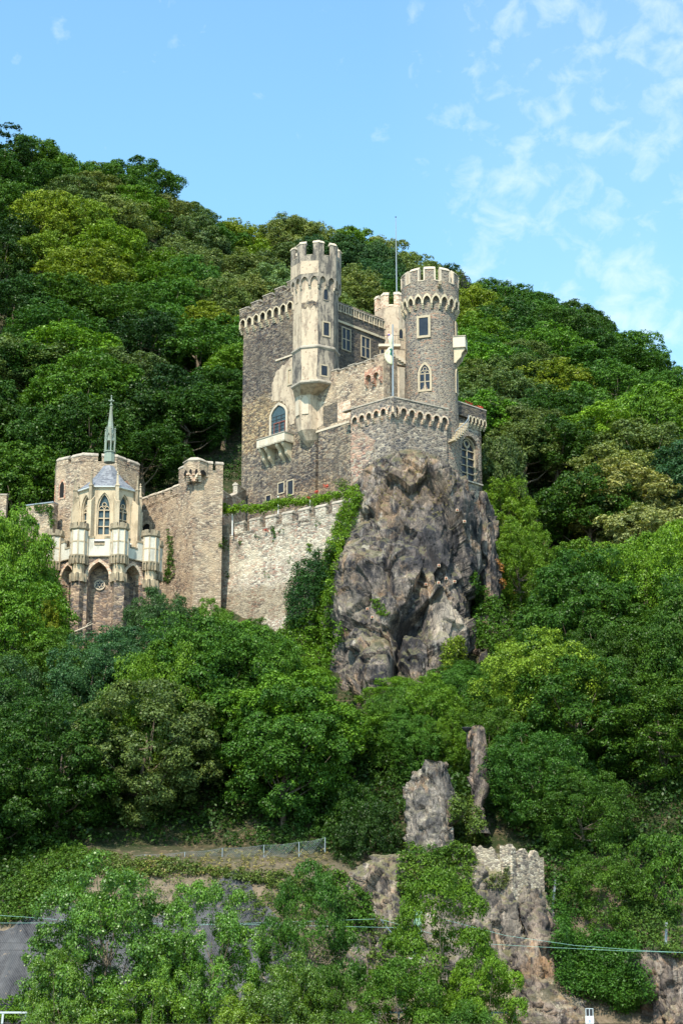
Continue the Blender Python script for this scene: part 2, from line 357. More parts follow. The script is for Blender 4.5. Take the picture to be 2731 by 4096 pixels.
def M_rock(name, dark, mid, ochre, pale, veg=.5, zones=None):
    s = NT(name); g = s.pos(); st = s.pos((1, 1, .45), rot=(0, R(18), 0))
    base = s.mix(s.ramp(s.noise(st, .8, 8, .68, .5), [(.42, 0), (.56, 1)]), dark, mid)
    base = s.mix(s.math('MULTIPLY', s.ramp(s.noise(g, .33, 7, .66, .6), [(.53, 0), (.62, 1)]), .75), base, ochre)
    base = s.mix(s.math('MULTIPLY', s.ramp(s.noise(s.pos((1.6, 1.6, .3)), .7, 7, .7), [(.57, 0), (.66, 1)]), .8), base, pale)
    base = s.mix(.75, base, s.ramp(s.noise(g, 5, 6, .7), [(.32, (.42, .42, .44)), (.5, (1, 1, 1)), (.68, (1.45, 1.42, 1.4))]), 'MULTIPLY')
    base = zones_mix(s, base, zones)
    wv_ = s.n('ShaderNodeVectorMath', operation='MULTIPLY_ADD'); s.put(wv_.inputs[0], s.noise(g, .7, 4, out=1)); wv_.inputs[1].default_value = (.7, .7, .7); s.put(wv_.inputs[2], s.pos((1, 1, .4), rot=(R(12), R(20), 0)))
    cr = s.vor(wv_.outputs[0], .8, 'DISTANCE_TO_EDGE', 'Distance')
    for sc__, lo_, hi_ in ((.8, .66, 1.34), (2.1, .74, 1.26)):
        cc = s.n('ShaderNodeSeparateColor'); s.put(cc.inputs[0], s.vor(wv_.outputs[0], sc__))
        base = s.mix(1.0, base, s.ramp(cc.outputs[1], [(0, (lo_, lo_, lo_ * 1.03)), (1, (hi_, hi_ * .97, hi_ * .93))]), 'MULTIPLY')
    cr2 = s.vor(wv_.outputs[0], 2.1, 'DISTANCE_TO_EDGE', 'Distance')
    base = s.mix(s.ramp(cr2, [(.01, .45), (.04, 0)]), base, tuple(x * .4 for x in dark))
    base = s.mix(s.math('MULTIPLY', s.ramp(cr, [(.005, .8), (.03, 0)]), s.ramp(s.noise(g, .5, 2), [(.45, 0), (.6, 1)])), base, tuple(x * .35 for x in dark))
    nz = s.n('ShaderNodeSeparateXYZ'); s.put(nz.inputs[0], s.n('ShaderNodeNewGeometry').outputs['Normal'])
    vg = s.math('MULTIPLY', s.step(s.math('ADD', nz.outputs[2], s.math('MULTIPLY', s.math('SUBTRACT', s.noise(g, 1.3, 5), .5), 1.4)), .42, .62), veg)
    base = s.mix(vg, base, s.mix(s.noise(g, 2.5, 4), (.22, .17, .08), (.16, .18, .07)))
    base = s.mix(1.0, base, (.80, .81, .84), 'MULTIPLY')
    h = s.math('ADD', s.noise(g, 3.0, 8, .65), s.math('MULTIPLY', s.math('MINIMUM', cr2, .12), 2.5))
    return s.fin(base, .9, s.bump(h, .8, .14), .25)
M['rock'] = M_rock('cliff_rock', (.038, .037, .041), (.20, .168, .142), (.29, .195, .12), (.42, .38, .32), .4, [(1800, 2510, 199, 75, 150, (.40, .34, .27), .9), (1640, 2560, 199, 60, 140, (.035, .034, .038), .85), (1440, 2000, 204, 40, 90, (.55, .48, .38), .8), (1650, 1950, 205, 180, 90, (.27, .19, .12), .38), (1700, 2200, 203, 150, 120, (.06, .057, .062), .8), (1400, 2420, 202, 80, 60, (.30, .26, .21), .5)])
M['rock_pale'] = M_rock('pale_cliff_rock', (.085, .075, .068), (.26, .22, .175), (.29, .20, .13), (.42, .36, .29), .6)
M['rock_grey'] = M_rock('grey_pinnacle_rock', (.085, .08, .075), (.25, .22, .185), (.26, .175, .11), (.44, .40, .33), .2)
M['rock_rust'] = M_rock('rust_cliff_rock', (.06, .052, .05), (.22, .175, .14), (.32, .20, .11), (.40, .35, .29), .3)
# ------------------------------------------------------------------ terrain, river, road
RV_U = [-400, 0, 100, 210, 470, 640, 700, 850, 900, 1200, 1450, 1700, 1950, 2200, 2400, 2450, 2560, 2600, 2731, 3200]
RV_V = [300, 470, 500, 585, 610, 690, 815, 840, 890, 920, 960, 1045, 1125, 1150, 1290, 1420, 1540, 1640, 1670, 1850]
RX = []; RZ = []; RY = []
for u_, v_ in zip(RV_U, RV_V):
    Yr = interp(u_, [0, 1000, 1900, 2731], [335, 350, 365, 335]); p_ = at(u_, v_, Yr); RX.append(p_.x); RZ.append(p_.z - 11.0); RY.append(Yr)
def fbm(x, y, z=0.0, o=4): return noise.fractal(Vector((x, y, z)), 1.0, 2.0, o)
def H(x, y):
    if y < 240:
        sh = 4.5 * max(0, min(1, (x + 3) / 4)) * (1 if y < 166 else max(0, 1 - (y - 166) / 12)) if y > 156.5 else 0
        z = interp(y - min(sh, y - 156.5) if y > 156.5 else y, [60, 128, 133, 137, 156.5, 158, 163, 169, 174, 215, 224, 240], [-2, -1.5, 2.5, 5.2, 5.3, 5.6, 12.5, 19.0, 21.0, 50, 58, 68])
        if y > 170: z += (1.6 * fbm(x * .08, y * .08, 3) ) * min(1, (y - 170) / 8)
        if y > 157: z -= 5.5 * max(0, min(1, (-24 - x) / 10)) * max(0, min(1, (y - 160) / 8)) * max(0, min(1, (195 - y) / 20))
        return z
    yr = interp(x, RX, RY); zr = interp(x, RX, RZ)
    if y < yr:
        t = (y - 240) / (yr - 240); z = 68 + (zr - 68) * (t ** .95)
        z += 2.5 * fbm(x * .05, y * .05, 7) * min(1, t * 6)
    else: z = zr - .25 * (y - yr) + 2.5 * fbm(x * .05, y * .05, 7)
    return z
def grid_obj(name, xs, ys, fn, mat):
    V = [(x, y, fn(x, y)) for y in ys for x in xs]; nx = len(xs); ny = len(ys)
    i = np.arange(nx * ny).reshape(ny, nx)
    Fq = np.stack([i[:-1, :-1], i[:-1, 1:], i[1:, 1:], i[1:, :-1]], -1).reshape(-1, 4)
    me = np_mesh(name, V, Fq); me.materials.append(mat); me.shade_smooth()
    o = bpy.data.objects.new(name, me); COL.objects.link(o); return o
s = NT('hillside_soil'); g = s.pos()
c = s.mix(s.ramp(s.noise(g, .5, 7, .7), [(.45, 0), (.65, 1)]), (.026, .038, .012), (.085, .065, .035))
c = s.mix(s.ramp(s.noise(g, 1.7, 6, .7), [(.55, 0), (.65, 1)]), c, (.17, .13, .08))
zz_ = s.n('ShaderNodeSeparateXYZ'); s.put(zz_.inputs[0], g); cut = s.math('SUBTRACT', 1.0, s.step(zz_.outputs[2], 17.5, 21.0))
c = s.mix(s.math('MULTIPLY', cut, s.ramp(s.noise(g, .8, 6, .7), [(.35, .3), (.6, 1)])), c, s.mix(s.noise(g, 3, 6, .7), (.12, .09, .06), (.34, .265, .19)))
soil = s.fin(c, .95, s.bump(s.noise(g, 2, 8, .7), .8, .4))
s = NT('river_water'); g = s.pos()
water_m = s.fin((.03, .045, .035), .08, s.bump(s.noise(g, .8, 5), .3, .1), .5)
xs = [-1500, -900, -500, -300, -200, -150] + list(np.arange(-110, 110.1, 1.5)) + [150, 200, 300, 500, 900, 1500]
ys = [-1200, -500, 60] + list(np.arange(126, 250, 1.0)) + list(np.arange(250, 400, 2.0)) + [430, 480, 600, 900, 1500]
def Hx(x, y):
    if y < 120: return -3.0
    z = H(x, min(y, 480));
    return z if y <= 480 else z * (1 - .0 * y)
ter = grid_obj('hillside_ground', xs, ys, Hx, soil); tag(ter, kind='structure')
wat = MB(); wat.add([(-1500, -1200, 0), (1500, -1200, 0), (1500, 131.5, 0), (-1500, 131.5, 0)], [(0, 1, 2, 3)])
tag(obj('river', wat, water_m), kind='structure')
rd = MB(); rd.add([(-400, 145, 5.42), (400, 145, 5.42), (400, 152.6, 5.42), (-400, 152.6, 5.42)], [(0, 1, 2, 3)])
tag(obj('road', rd, M['asphalt']), kind='structure')

# ------------------------------------------------------------------ facetted rock displacement
def hash3(c):
    def h(a): a = math.sin(a) * 43758.5453; return (a - math.floor(a)) - .5
    k = round(c[0], 3) * 12.9898 + round(c[1], 3) * 78.233 + round(c[2], 3) * 37.719
    return Vector((h(k), h(k * 1.31 + 4.1), h(k * .77 + 9.7)))
def facet(p, size, amp, seed=0.0, st=(1, 1, .45)):
    px_ = p[0] + .25 * p[2]
    q = Vector((px_ * st[0] / size + seed, p[1] * st[1] / size + seed * .7, p[2] * st[2] / size - seed))
    d, pts = noise.voronoi(q, distance_metric='DISTANCE', exponent=2.5)
    c = pts[0]; r1 = hash3(c) * .62
    return amp * (r1.x * 1.6 + (q - c).dot(Vector((r1.y, r1.z, r1.x))) * 2.4)
def rock(name, levels, nu, nv, depth, mat, facets, seed=0.0, power=1.0, arc=R(105), top_close=True, parent=None, extra=None):
    """levels: (v, uL, uR, Yfront) from top to bottom, each level a bulging cross-section"""
    vs_ = [l[0] for l in levels]; V = []
    for j in range(nv):
        f = j / (nv - 1); v = lerp(vs_[0], vs_[-1], f)
        Yf = interp(v, vs_, [l[3] for l in levels]); uL = interp(v, vs_, [l[1] for l in levels]); uR = interp(v, vs_, [l[2] for l in levels])
        dp = depth
        if top_close:
            k = min(1, f / .06 + .02)
            kk = math.sqrt(max(0, 1 - (1 - k) ** 2))
            um = (uL + uR) / 2; uL = lerp(um, uL, kk); uR = lerp(um, uR, kk)
            dp = depth * kk
        z0 = ZV(v, Yf + dp * .5)
        a = at(uL, v, Yf + dp * .8); b = at(uR, v, Yf + dp * .8); xc = (a.x + b.x) / 2; hw = abs(b.x - a.x) / 2
        for i in range(nu):
            t = -arc + 2 * arc * i / (nu - 1)
            sn = math.sin(t); cs = math.cos(t)
            px = xc + hw * math.copysign(abs(sn) ** power, sn); py = Yf + (depth if not top_close else dp) * (1 - max(-.3, math.copysign(abs(cs) ** power, cs)))
            p = Vector((px, py, z0)); nrm = Vector((sn, -cs, .15)).normalized()
            d = 0.0
            for (sz, am) in facets: d += facet(p, sz, am, seed + sz)
            d += facets[0][1] * .5 * fbm(px * .25 + seed, py * .25, z0 * .25)
            if top_close and seed == 3.1: d *= min(1, .25 + f / .10)
            if extra: d += extra(*pix(p))
            p += nrm * d * (1 if not top_close else min(1, .3 + dp / depth))
            p.z += .2 * d
            V.append(tuple(p))
    i = np.arange(nu * nv).reshape(nv, nu)
    Fq = np.stack([i[:-1, :-1], i[1:, :-1], i[1:, 1:], i[:-1, 1:]], -1).reshape(-1, 4)
    off = parent.location if parent is not None else Vector((0, 0, 0))
    me = np_mesh(name, np.array(V) - np.array(off), Fq); me.materials.append(mat)
    o = bpy.data.objects.new(name, me); COL.objects.link(o)
    if parent is not None: o.parent = parent
    return o, V
MAINR = [(1815, 1560, 1790, 206.6), (1850, 1490, 1825, 206.0), (1900, 1462, 1850, 205.4), (1975, 1436, 1872, 204.6), (2024, 1425, 1893, 204.2), (2100, 1418, 1905, 203.8), (2160, 1385, 1898, 203.0),
         (2222, 1359, 1892, 202.3), (2300, 1337, 1890, 201.5), (2390, 1328, 1895, 200.4), (2470, 1335, 1905, 199.4), (2520, 1360, 1902, 198.8), (2590, 1338, 1885, 197.2), (2660, 1318, 1860, 196.0), (2745, 1360, 1800, 195.0), (2830, 1430, 1700, 194.0), (2920, 1440, 1640, 192.0)]
def gb(u, v, cu, cv, ru, rv_): return math.exp(-((u - cu) / ru) ** 2 - ((v - cv) / rv_) ** 2)
def sst(x): x = max(0, min(1, x)); return x * x * (3 - 2 * x)
def main_extra(u, v):
    e = 0
    ln = 2480 - (u - 1560) * .60                      # overhang line rising to the right
    if u > 1540: e -= 2.1 * sst((v - ln) / 26) * sst((u - 1540) / 40) * (1 - .75 * sst((u - 1735) / 30)) * (1 - sst((v - 2690) / 60))
    e -= 1.5 * gb(u, v, 1588 + (2560 - v) * .12, 2580, 16, 130)
    e += 1.5 * gb(u, v, 1420, 2230, 70, 90) + 1.2 * gb(u, v, 1480, 2650, 70, 110)
    e -= 1.3 * gb(u, v, 1487, 2078, 26, 18)
    e -= .9 * gb(u, v, 1730 + (v - 2200) * .5, 2200, 14, 110)
    e -= .8 * gb(u, v, 1560 - (v - 2250) * .25, 2250, 12, 150)
    e += 1.0 * gb(u, v, 1600, 2280, 60, 120)
    return e
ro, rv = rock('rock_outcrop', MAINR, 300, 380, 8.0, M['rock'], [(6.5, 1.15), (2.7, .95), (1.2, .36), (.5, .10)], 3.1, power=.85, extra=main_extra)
tag(ro, 'towering dark brown craggy rock carrying the stone terrace and round tower', 'rock outcrop')
ROCKV = np.array(rv)
r2, _ = rock('rock_outcrop', [(1975, 1900, 1938, 213), (2040, 1885, 1962, 212), (2150, 1885, 1972, 211), (2300, 1880, 1985, 209.5), (2420, 1880, 2010, 208), (2560, 1885, 2050, 206), (2700, 1880, 2080, 204)], 60, 110, 6.0, M['rock'],
          [(3.0, .6), (1.3, .42), (.5, .18)], 8.3, power=.9)
tag(r2, 'narrow brown rock rib below the annex with the big gothic window', 'rock outcrop')
p1, _ = rock('rock_pinnacle', [(3046, 1728, 1766, 172.6), (3080, 1708, 1786, 172.2), (3120, 1650, 1796, 171.9), (3160, 1628, 1812, 171.6), (3230, 1620, 1846, 171.2), (3265, 1612, 1842, 170.8), (3300, 1626, 1815, 170.5), (3360, 1630, 1808, 170), (3440, 1635, 1808, 169)], 90, 90, 2.6, M['rock_grey'],
          [(2.2, .55), (1.0, .45), (.42, .16)], 5.5, power=.8)
tag(p1, 'pale grey pointed rock pinnacle above the ivy and ruined wall', 'rock')
p2, _ = rock('rock_pinnacle', [(2900, 1895, 1925, 176.5), (2930, 1878, 1930, 176), (3000, 1874, 1945, 175.5), (3030, 1880, 1955, 175), (3110, 1880, 1948, 174.5), (3150, 1900, 1955, 174), (3220, 1890, 1930, 173), (3340, 1880, 1950, 171)], 50, 90, 1.6, M['rock_rust'],
          [(1.6, .28), (.8, .16), (.35, .06)], 9.5, power=.85)
tag(p2, 'slim brown rock pinnacle standing right of the grey pointed one', 'rock')
cl, _ = rock('cliff', [(3400, 1600, 1960, 167.2), (3460, 1480, 2060, 166.6), (3530, 1400, 2100, 165.6), (3600, 1360, 2150, 165.0), (3680, 1330, 2185, 164.6), (3800, 1260, 2225, 163.8), (3950, 1230, 2245, 162.5), (4110, 1220, 2300, 159.5), (4250, 1200, 2420, 157.5)], 230, 170, 4.2, M['rock_pale'],
          [(3.2, .8), (1.5, .6), (.7, .28), (.35, .10)], 2.2, power=.55, top_close=True)
tag(cl, 'pale brown rock face above the road under the ruined tower', 'cliff')
cl2, _ = rock('cliff', [(3610, 2040, 2175, 165.2), (3680, 2060, 2190, 164.2), (3760, 2075, 2215, 163.4), (3900, 2050, 2240, 162), (4000, 2040, 2300, 160), (4110, 2030, 2400, 158.5), (4250, 2030, 2440, 157.5)], 90, 110, 3.0, M['rock_rust'],
          [(2.2, .8), (1.0, .5), (.45, .2)], 6.2, power=.6)
tag(cl2, 'rust stained dark rock buttress directly below the ruined tower', 'cliff')
cl3, _ = rock('cliff', [(3800, 2545, 2680, 161.5), (3850, 2525, 2731, 161), (3950, 2565, 2860, 160), (4050, 2590, 2900, 159), (4250, 2560, 2950, 157.5)], 110, 100, 3.4, M['rock_rust'],
          [(2.4, .8), (1.1, .5), (.45, .2)], 12.2, power=.55)
tag(cl3, 'orange brown rock face at the lower right edge of the photo', 'cliff')
for (v_, uL, uR, nm) in (): pass
# ------------------------------------------------------------------ foliage
def leaf_quads(C, N, ls, rng, asp=.62):
    """one rhombic leaf clump per centre C, facing N"""
    n = len(C); T = rng.normal(size=(n, 3)); T -= (T * N).sum(1, keepdims=True) * N; T /= np.linalg.norm(T, axis=1, keepdims=True) + 1e-9
    B = np.cross(N, T); L = (ls * rng.uniform(.6, 1.25, n))[:, None]
    a = C + T * L * .5; b = C + B * L * .5 * asp + N * L * .08; c = C - T * L * .5; d = C - B * L * .5 * asp + N * L * .08
    V = np.stack([a, b, c, d], 1).reshape(-1, 3); Fq = np.arange(4 * n).reshape(-1, 4)
    return V, Fq
def unit(a): return a / (np.linalg.norm(a, axis=-1, keepdims=True) + 1e-9)
def clumps(centres, radii, per_clump, ls, rng, flat=.75, tilt=.55, axis=None):
    """leaves on the shells of small clumps; centres (n,3)"""
    n = len(centres); D = unit(rng.normal(size=(n, per_clump, 3)))
    D[:, :, 2] = np.abs(D[:, :, 2]) * np.where(rng.random((n, per_clump)) < .78, 1, -1)
    if axis is not None: D = unit(D + axis[:, None, :] * .55)
    rr = radii[:, None, None] * rng.uniform(.55, 1.08, (n, per_clump, 1))
    P = centres[:, None, :] + D * rr * np.array([1, 1, flat])
    N = unit(D + rng.normal(size=D.shape) * tilt + np.array([0, 0, .35]))
    return leaf_quads(P.reshape(-1, 3), N.reshape(-1, 3), ls, rng)
def crown_data(seed, Rr, Hh, zb, nl, nc, npl, ls, lobeflat=.75, clumpr=.16, shape='round', gap=.0, lobr=.34, full=False, sep=.62):
    rng = np.random.default_rng(seed)
    Ls = []; Lr = []
    k = 0; tries = 0
    while k < nl and tries < 6000:
        tries += 1
        d = unit(rng.normal(size=3)); 
        if d[2] < (-.98 if full else -.62): continue
        f = rng.uniform(.45, .86)
        if shape == 'tall': pr = math.sqrt(max(.05, 1 - abs(d[2]) ** 2.4))
        else: pr = 1
        p = np.array([d[0] * Rr * f, d[1] * Rr * f, zb + Hh * .5 + d[2] * Hh * .5 * f])
        if shape == 'cone': tt = (p[2] - zb) / Hh; p[:2] *= max(.12, 1.15 - tt * 1.05)
        if shape == 'umbrella' and d[2] < 0: continue
        r = lobr * Rr * rng.uniform(.6, 1.15) * (1 if shape != 'cone' else .75)
        if any(np.linalg.norm((p - q) / np.array([1, 1, .9])) < sep * (r + s) for q, s in zip(Ls, Lr)) and tries < 4000: continue
        Ls.append(p); Lr.append(r); k += 1
    Ls = np.array(Ls); Lr = np.array(Lr); cen = np.array([0, 0, zb + Hh * .4])
    CC = []; CR = []; AX = []
    for p, r in zip(Ls, Lr):
        o = unit(p - cen)
        D = unit(rng.normal(size=(nc, 3)) + o * .75 + np.array([0, 0, .25]))
        CC.append(p + D * r * rng.uniform(.62, 1.05, (nc, 1)) * np.array([1, 1, lobeflat])); CR.append(np.full(nc, clumpr * Rr) * rng.uniform(.65, 1.25, nc)); AX.append(D)
    CC = np.concatenate(CC); CR = np.concatenate(CR); AX = np.concatenate(AX)
    V, Fq = clumps(CC, CR, npl, ls, rng, .85, .5, AX)
    return V, Fq, Ls, Lr
def crown_mesh(name, **k):
    V, Fq, Ls, Lr = crown_data(**k); me = np_mesh(name, V, Fq); me.materials.append(M['leaf_glossy' if 'poplar' in name else 'leaf']); return me, Ls, Lr
def trunk_mesh(name, Ls, zb, Hh, Rr, r0, seed, nlimb=9):
    rng = random.Random(seed); mb = MB()
    top = zb + Hh * .62; wob = [(rng.uniform(-.25, .25), rng.uniform(-.25, .25)) for _ in range(6)]
    pts = [(0, 0, -1.2)] + [(wob[i][0] * i * .4, wob[i][1] * i * .4, lerp(0, top, (i + 1) / 6)) for i in range(6)]
    mb.tube(pts, [r0 * 1.35, r0 * 1.1, r0 * .95, r0 * .8, r0 * .6, r0 * .4, r0 * .2], 7)
    idx = list(range(len(Ls))); rng.shuffle(idx)
    for i in idx[:nlimb]:
        q = Ls[i]; k = rng.choice([2, 3, 4, 5]); b = Vector(pts[k]); e = Vector(q)
        if e.z < b.z: b = Vector(pts[2])
        m = b.lerp(e, .5) + Vector((0, 0, -.12 * (e - b).length * (1 if e.z > b.z else -1)))
        mb.tube([b, m, e], [r0 * .42, r0 * .25, r0 * .08], 5)
    me = bpy.data.meshes.new(name); me.from_pydata(mb.v, [], mb.f); me.shade_smooth(); me.materials.append(M['bark']); return me
# far tree forms: unit crown radius 5, heights in metres
FORMS = {}
def form(key, seed, Rr, Hh, zb, r0=.28, nlimb=9, **k):
    me, Ls, Lr = crown_mesh('crown_' + key, seed=seed, Rr=Rr, Hh=Hh, zb=zb, **k)
    FORMS[key] = (me, trunk_mesh('trunk_' + key, Ls, zb, Hh, Rr, r0, seed, nlimb), Rr, Hh + zb)
form('round', 1, 5, 8.5, 2.2, nl=38, nc=15, npl=40, ls=.29, clumpr=.13, lobeflat=.92, lobr=.30)
form('round2', 2, 5, 9.5, 1.8, nl=44, nc=14, npl=38, ls=.28, clumpr=.13, lobeflat=.9, lobr=.27)
form('plates', 3, 5, 9, 2.0, nl=40, nc=15, npl=38, ls=.29, clumpr=.13, lobeflat=.78, lobr=.36)
form('tall', 4, 4.2, 11, 1.8, nl=44, nc=14, npl=38, ls=.28, clumpr=.13, shape='tall', lobeflat=.8, lobr=.30)
form('fluffy', 5, 5, 9, 1.6, nl=52, nc=15, npl=34, ls=.25, lobeflat=.9, lobr=.22, clumpr=.11)
form('spiky', 6, 5, 9, 2.0, nl=44, nc=12, npl=38, ls=.29, lobeflat=.75, lobr=.25, clumpr=.13)
form('pine', 7, 4.6, 9, 4.0, nl=20, nc=12, npl=36, ls=.30, lobeflat=.28, lobr=.36, shape='round', clumpr=.12)
form('dense', 8, 5, 7.5, 1.0, nl=54, nc=16, npl=34, ls=.22, lobeflat=.85, lobr=.23, clumpr=.10)
# nearer forms with finer leaves
form('maple_near', 11, 5, 10, .3, full=True, sep=.80, nl=44, nc=22, npl=60, ls=.215, lobeflat=.68, lobr=.34, clumpr=.11, r0=.22, nlimb=16)
form('round_near', 12, 5, 10, .3, full=True, sep=.80, nl=46, nc=22, npl=58, ls=.205, lobeflat=.7, lobr=.29, clumpr=.11, r0=.22, nlimb=16)
form('fluffy_near', 13, 5, 8.6, .2, full=True, nl=56, nc=20, npl=50, ls=.165, lobeflat=.85, lobr=.25, clumpr=.10, r0=.2, nlimb=14)
form('poplar_near', 14, 4.8, 9.4, .6, full=True, nl=56, nc=20, npl=66, ls=.145, lobeflat=.75, lobr=.22, clumpr=.095, r0=.14, nlimb=24)
form('poplar_near_b', 15, 4.6, 9.6, .6, full=True, nl=46, nc=20, npl=62, ls=.145, lobeflat=.85, lobr=.20, clumpr=.095, r0=.14, nlimb=24)
form('maple_front', 16, 4.8, 9.2, .6, full=True, nl=40, nc=24, npl=56, ls=.16, lobeflat=.42, lobr=.30, clumpr=.10, r0=.14, nlimb=20)

PAL = {'dark green': (0.028, 0.064, 0.012), 'deep green': (0.042, 0.097, 0.013), 'mid green': (0.064, 0.138, 0.017), 'fresh green': (0.098, 0.19, 0.016), 'bright green': (0.135, 0.237, 0.017), 'yellow green': (0.179, 0.241, 0.023), 'olive': (0.153, 0.19, 0.057), 'sage green': (0.143, 0.195, 0.073), 'blue green': (0.047, 0.104, 0.039), 'pale yellow green': (0.266, 0.287, 0.113), 'dull green': (0.106, 0.149, 0.043)}
A = '''60 500 dark green pine|200 720 mid green round|90 900 mid green spiky|30 1050 dark green spiky|470 660 sage green fluffy|700 760 deep green spiky|800 800 deep green spiky|320 640 mid green round|230 800 sage green fluffy|180 760 deep green round2
540 760 mid green round|560 860 olive fluffy|440 850 olive fluffy|700 960 sage green fluffy|790 1020 sage green fluffy|640 1060 sage green round|270 870 yellow green plates|200 960 yellow green plates|200 1100 yellow green round2|290 1010 bright green plates|390 1150 yellow green plates|60 1200 dark green round2|30 1330 sage green tall|40 1450 dull green tall|130 1300 deep green round|300 1250 mid green plates
620 1250 mid green plates|520 1400 dark green round2|660 1180 fresh green plates|760 1230 mid green plates|850 1400 mid green round|740 1500 deep green plates|900 1330 yellow green round|930 1450 fresh green round|320 1580 fresh green plates|240 1480 bright green plates|200 1630 fresh green plates|620 1650 dark green round|560 1600 dull green fluffy|850 1750 dark green plates|800 1650 deep green plates|60 1700 deep green round|60 1850 mid green round|300 1730 fresh green plates|480 1760 deep green round2|700 1850 deep green round
1000 970 yellow green plates|1040 1030 yellow green plates|1060 860 deep green round|950 850 blue green round|1190 880 olive fluffy|1260 920 olive fluffy|1350 930 fresh green spiky|1450 950 fresh green spiky|1550 980 deep green spiky|1640 1020 dark green spiky|1430 1080 blue green round|1420 1180 olive fluffy|1500 1130 blue green round|940 1110 olive fluffy|870 960 mid green round|1100 1100 sage green fluffy|1560 1100 olive fluffy
1780 1050 dark green spiky|1850 1060 dark green spiky|1880 1120 olive fluffy|2000 1160 mid green round|2100 1180 mid green round2|2200 1220 mid green fluffy|2330 1280 deep green round|2400 1380 deep green fluffy|2050 1380 deep green round|1890 1300 yellow green round|1900 1430 fresh green plates|2000 1500 dull green fluffy|2050 1550 dull green fluffy|2200 1450 fresh green plates|2200 1550 yellow green plates|2440 1480 mid green plates|2560 1520 deep green round
2650 1580 mid green fluffy|2300 1560 deep green round2|2500 1650 fresh green round|2380 1700 bright green plates|2200 1650 deep green plates|2100 1720 dull green fluffy|2020 1650 dull green fluffy|2280 1640 mid green round|2700 1750 fresh green round|2650 1820 blue green pine|2470 1810 olive spiky|2550 1830 olive spiky|2400 1900 olive spiky|2560 2060 pale yellow green fluffy|2620 2120 pale yellow green fluffy|2480 2090 pale yellow green fluffy|2690 1930 blue green fluffy
2130 1880 blue green plates|2190 1990 blue green plates|1990 1870 yellow green plates|1970 1960 fresh green plates|2040 2030 fresh green fluffy|2080 2120 mid green fluffy|2250 2000 deep green round|2330 2180 bright green plates|2200 2230 bright green plates|2450 2260 fresh green plates|2620 2250 bright green plates|2700 2230 bright green plates|2430 2500 mid green plates|2550 2400 deep green plates|2650 2500 mid green round|2300 2550 deep green plates|2650 2700 mid green plates|2500 2750 mid green round|2350 2450 deep green round|2200 2450 dark green round|2650 3000 fresh green round|2700 3200 mid green round|2550 3150 deep green plates|2600 3400 deep green round
2150 3000 deep green fluffy|2250 3150 deep green fluffy|2330 3400 mid green fluffy|2450 3550 fresh green fluffy|2400 2850 deep green round|2300 2700 deep green fluffy|2100 2650 mid green fluffy|2150 2750 yellow green fluffy|1950 2650 mid green fluffy|1880 2750 mid green fluffy|2000 2900 deep green fluffy|1700 2700 fresh green fluffy|1650 2850 fresh green fluffy|1750 2950 mid green fluffy|1550 2900 mid green fluffy|1500 3000 deep green round
1450 3200 dark green dense|1500 3350 dark green dense|1250 2800 fresh green plates|1330 2900 fresh green plates|1150 2750 fresh green plates|1250 3000 mid green plates|1300 3150 mid green plates|1050 2700 mid green round|1050 2500 fresh green fluffy|1000 2850 mid green plates|1100 3150 deep green plates|850 2550 dull green fluffy|700 2450 blue green round|600 2500 blue green round|750 2600 mid green round|500 2700 fresh green round|780 2850 fresh green round|850 2800 mid green round|700 3000 fresh green round|600 3000 mid green round|750 3150 fresh green plates|850 3200 mid green round|450 2950 deep green plates|400 3150 mid green plates|250 3200 mid green plates|150 2750 blue green fluffy|300 2650 blue green fluffy|100 3000 deep green round|30 2900 deep green round
60 2150 fresh green round|130 2250 fresh green round|80 2400 fresh green round|200 2500 yellow green fluffy|180 2350 bright green fluffy|40 2600 blue green round|330 2550 mid green fluffy'''
ANC = []
for tok in A.replace('\n', '|').split('|'):
    p_ = tok.split(); ANC.append((float(p_[0]), float(p_[1]), ' '.join(p_[2:-1]), p_[-1]))
TREES = []
def plant(x, y, scale, form_key, colour, rot=None, hs=1.0, zoff=0.0, name='broadleaf_tree', lab=None, cat='tree', rnd=random):
    crown_me, trunk_me, Rr, Ht = FORMS[form_key]
    t = bpy.data.objects.new(name, None); COL.objects.link(t); t.location = (x, y, H(x, y) - .3 + zoff); t['category'] = cat
    t.rotation_euler = (0, 0, rnd.uniform(0, 6.28) if rot is None else rot); t.scale = (scale, scale, scale * hs)
    c = bpy.data.objects.new('crown', crown_me); COL.objects.link(c); c.parent = t
    b = bpy.data.objects.new('trunk', trunk_me); COL.objects.link(b); b.parent = t
    col = PAL[colour]; j = rnd.uniform(.82, 1.2); q = rnd.uniform(-.10, .10)
    c.color = (col[0] * j * (1 + q), col[1] * j, col[2] * j * (1 - q), 1)
    TREES.append(dict(o=t, colour=colour, form=form_key, top=Vector((x, y, t.location.z + Ht * scale * hs)), mid=Vector((x, y, t.location.z + .6 * Ht * scale * hs)), lab=lab))
    return t
rt = random.Random(77)
LIMU = [-200, 150, 175, 235, 300, 450, 560, 650, 800, 900, 1040, 1160, 1300, 1380, 1480, 1560, 1640, 1780, 1880, 1930, 1975, 2040, 2120, 2170, 2260, 3000]
LIMV = [2040, 2090, 2260, 2420, 2520, 2500, 2400, 2350, 2420, 2440, 2470, 2600, 2660, 2780, 2830, 2660, 2640, 2620, 2610, 2620, 2640, 2620, 2500, 2250, 1900, 1200]
SKYV = [470 - 40] 
def nearest(u, v, y):
    best = min(ANC, key=lambda a: (a[0] - u) ** 2 + (1.3 * (a[1] - v)) ** 2)
    return best
NEARMAP = {'round': 'round_near', 'round2': 'round_near', 'plates': 'maple_near', 'tall': 'round_near', 'fluffy': 'fluffy_near', 'spiky': 'maple_near', 'pine': 'round_near', 'dense': 'fluffy_near'}
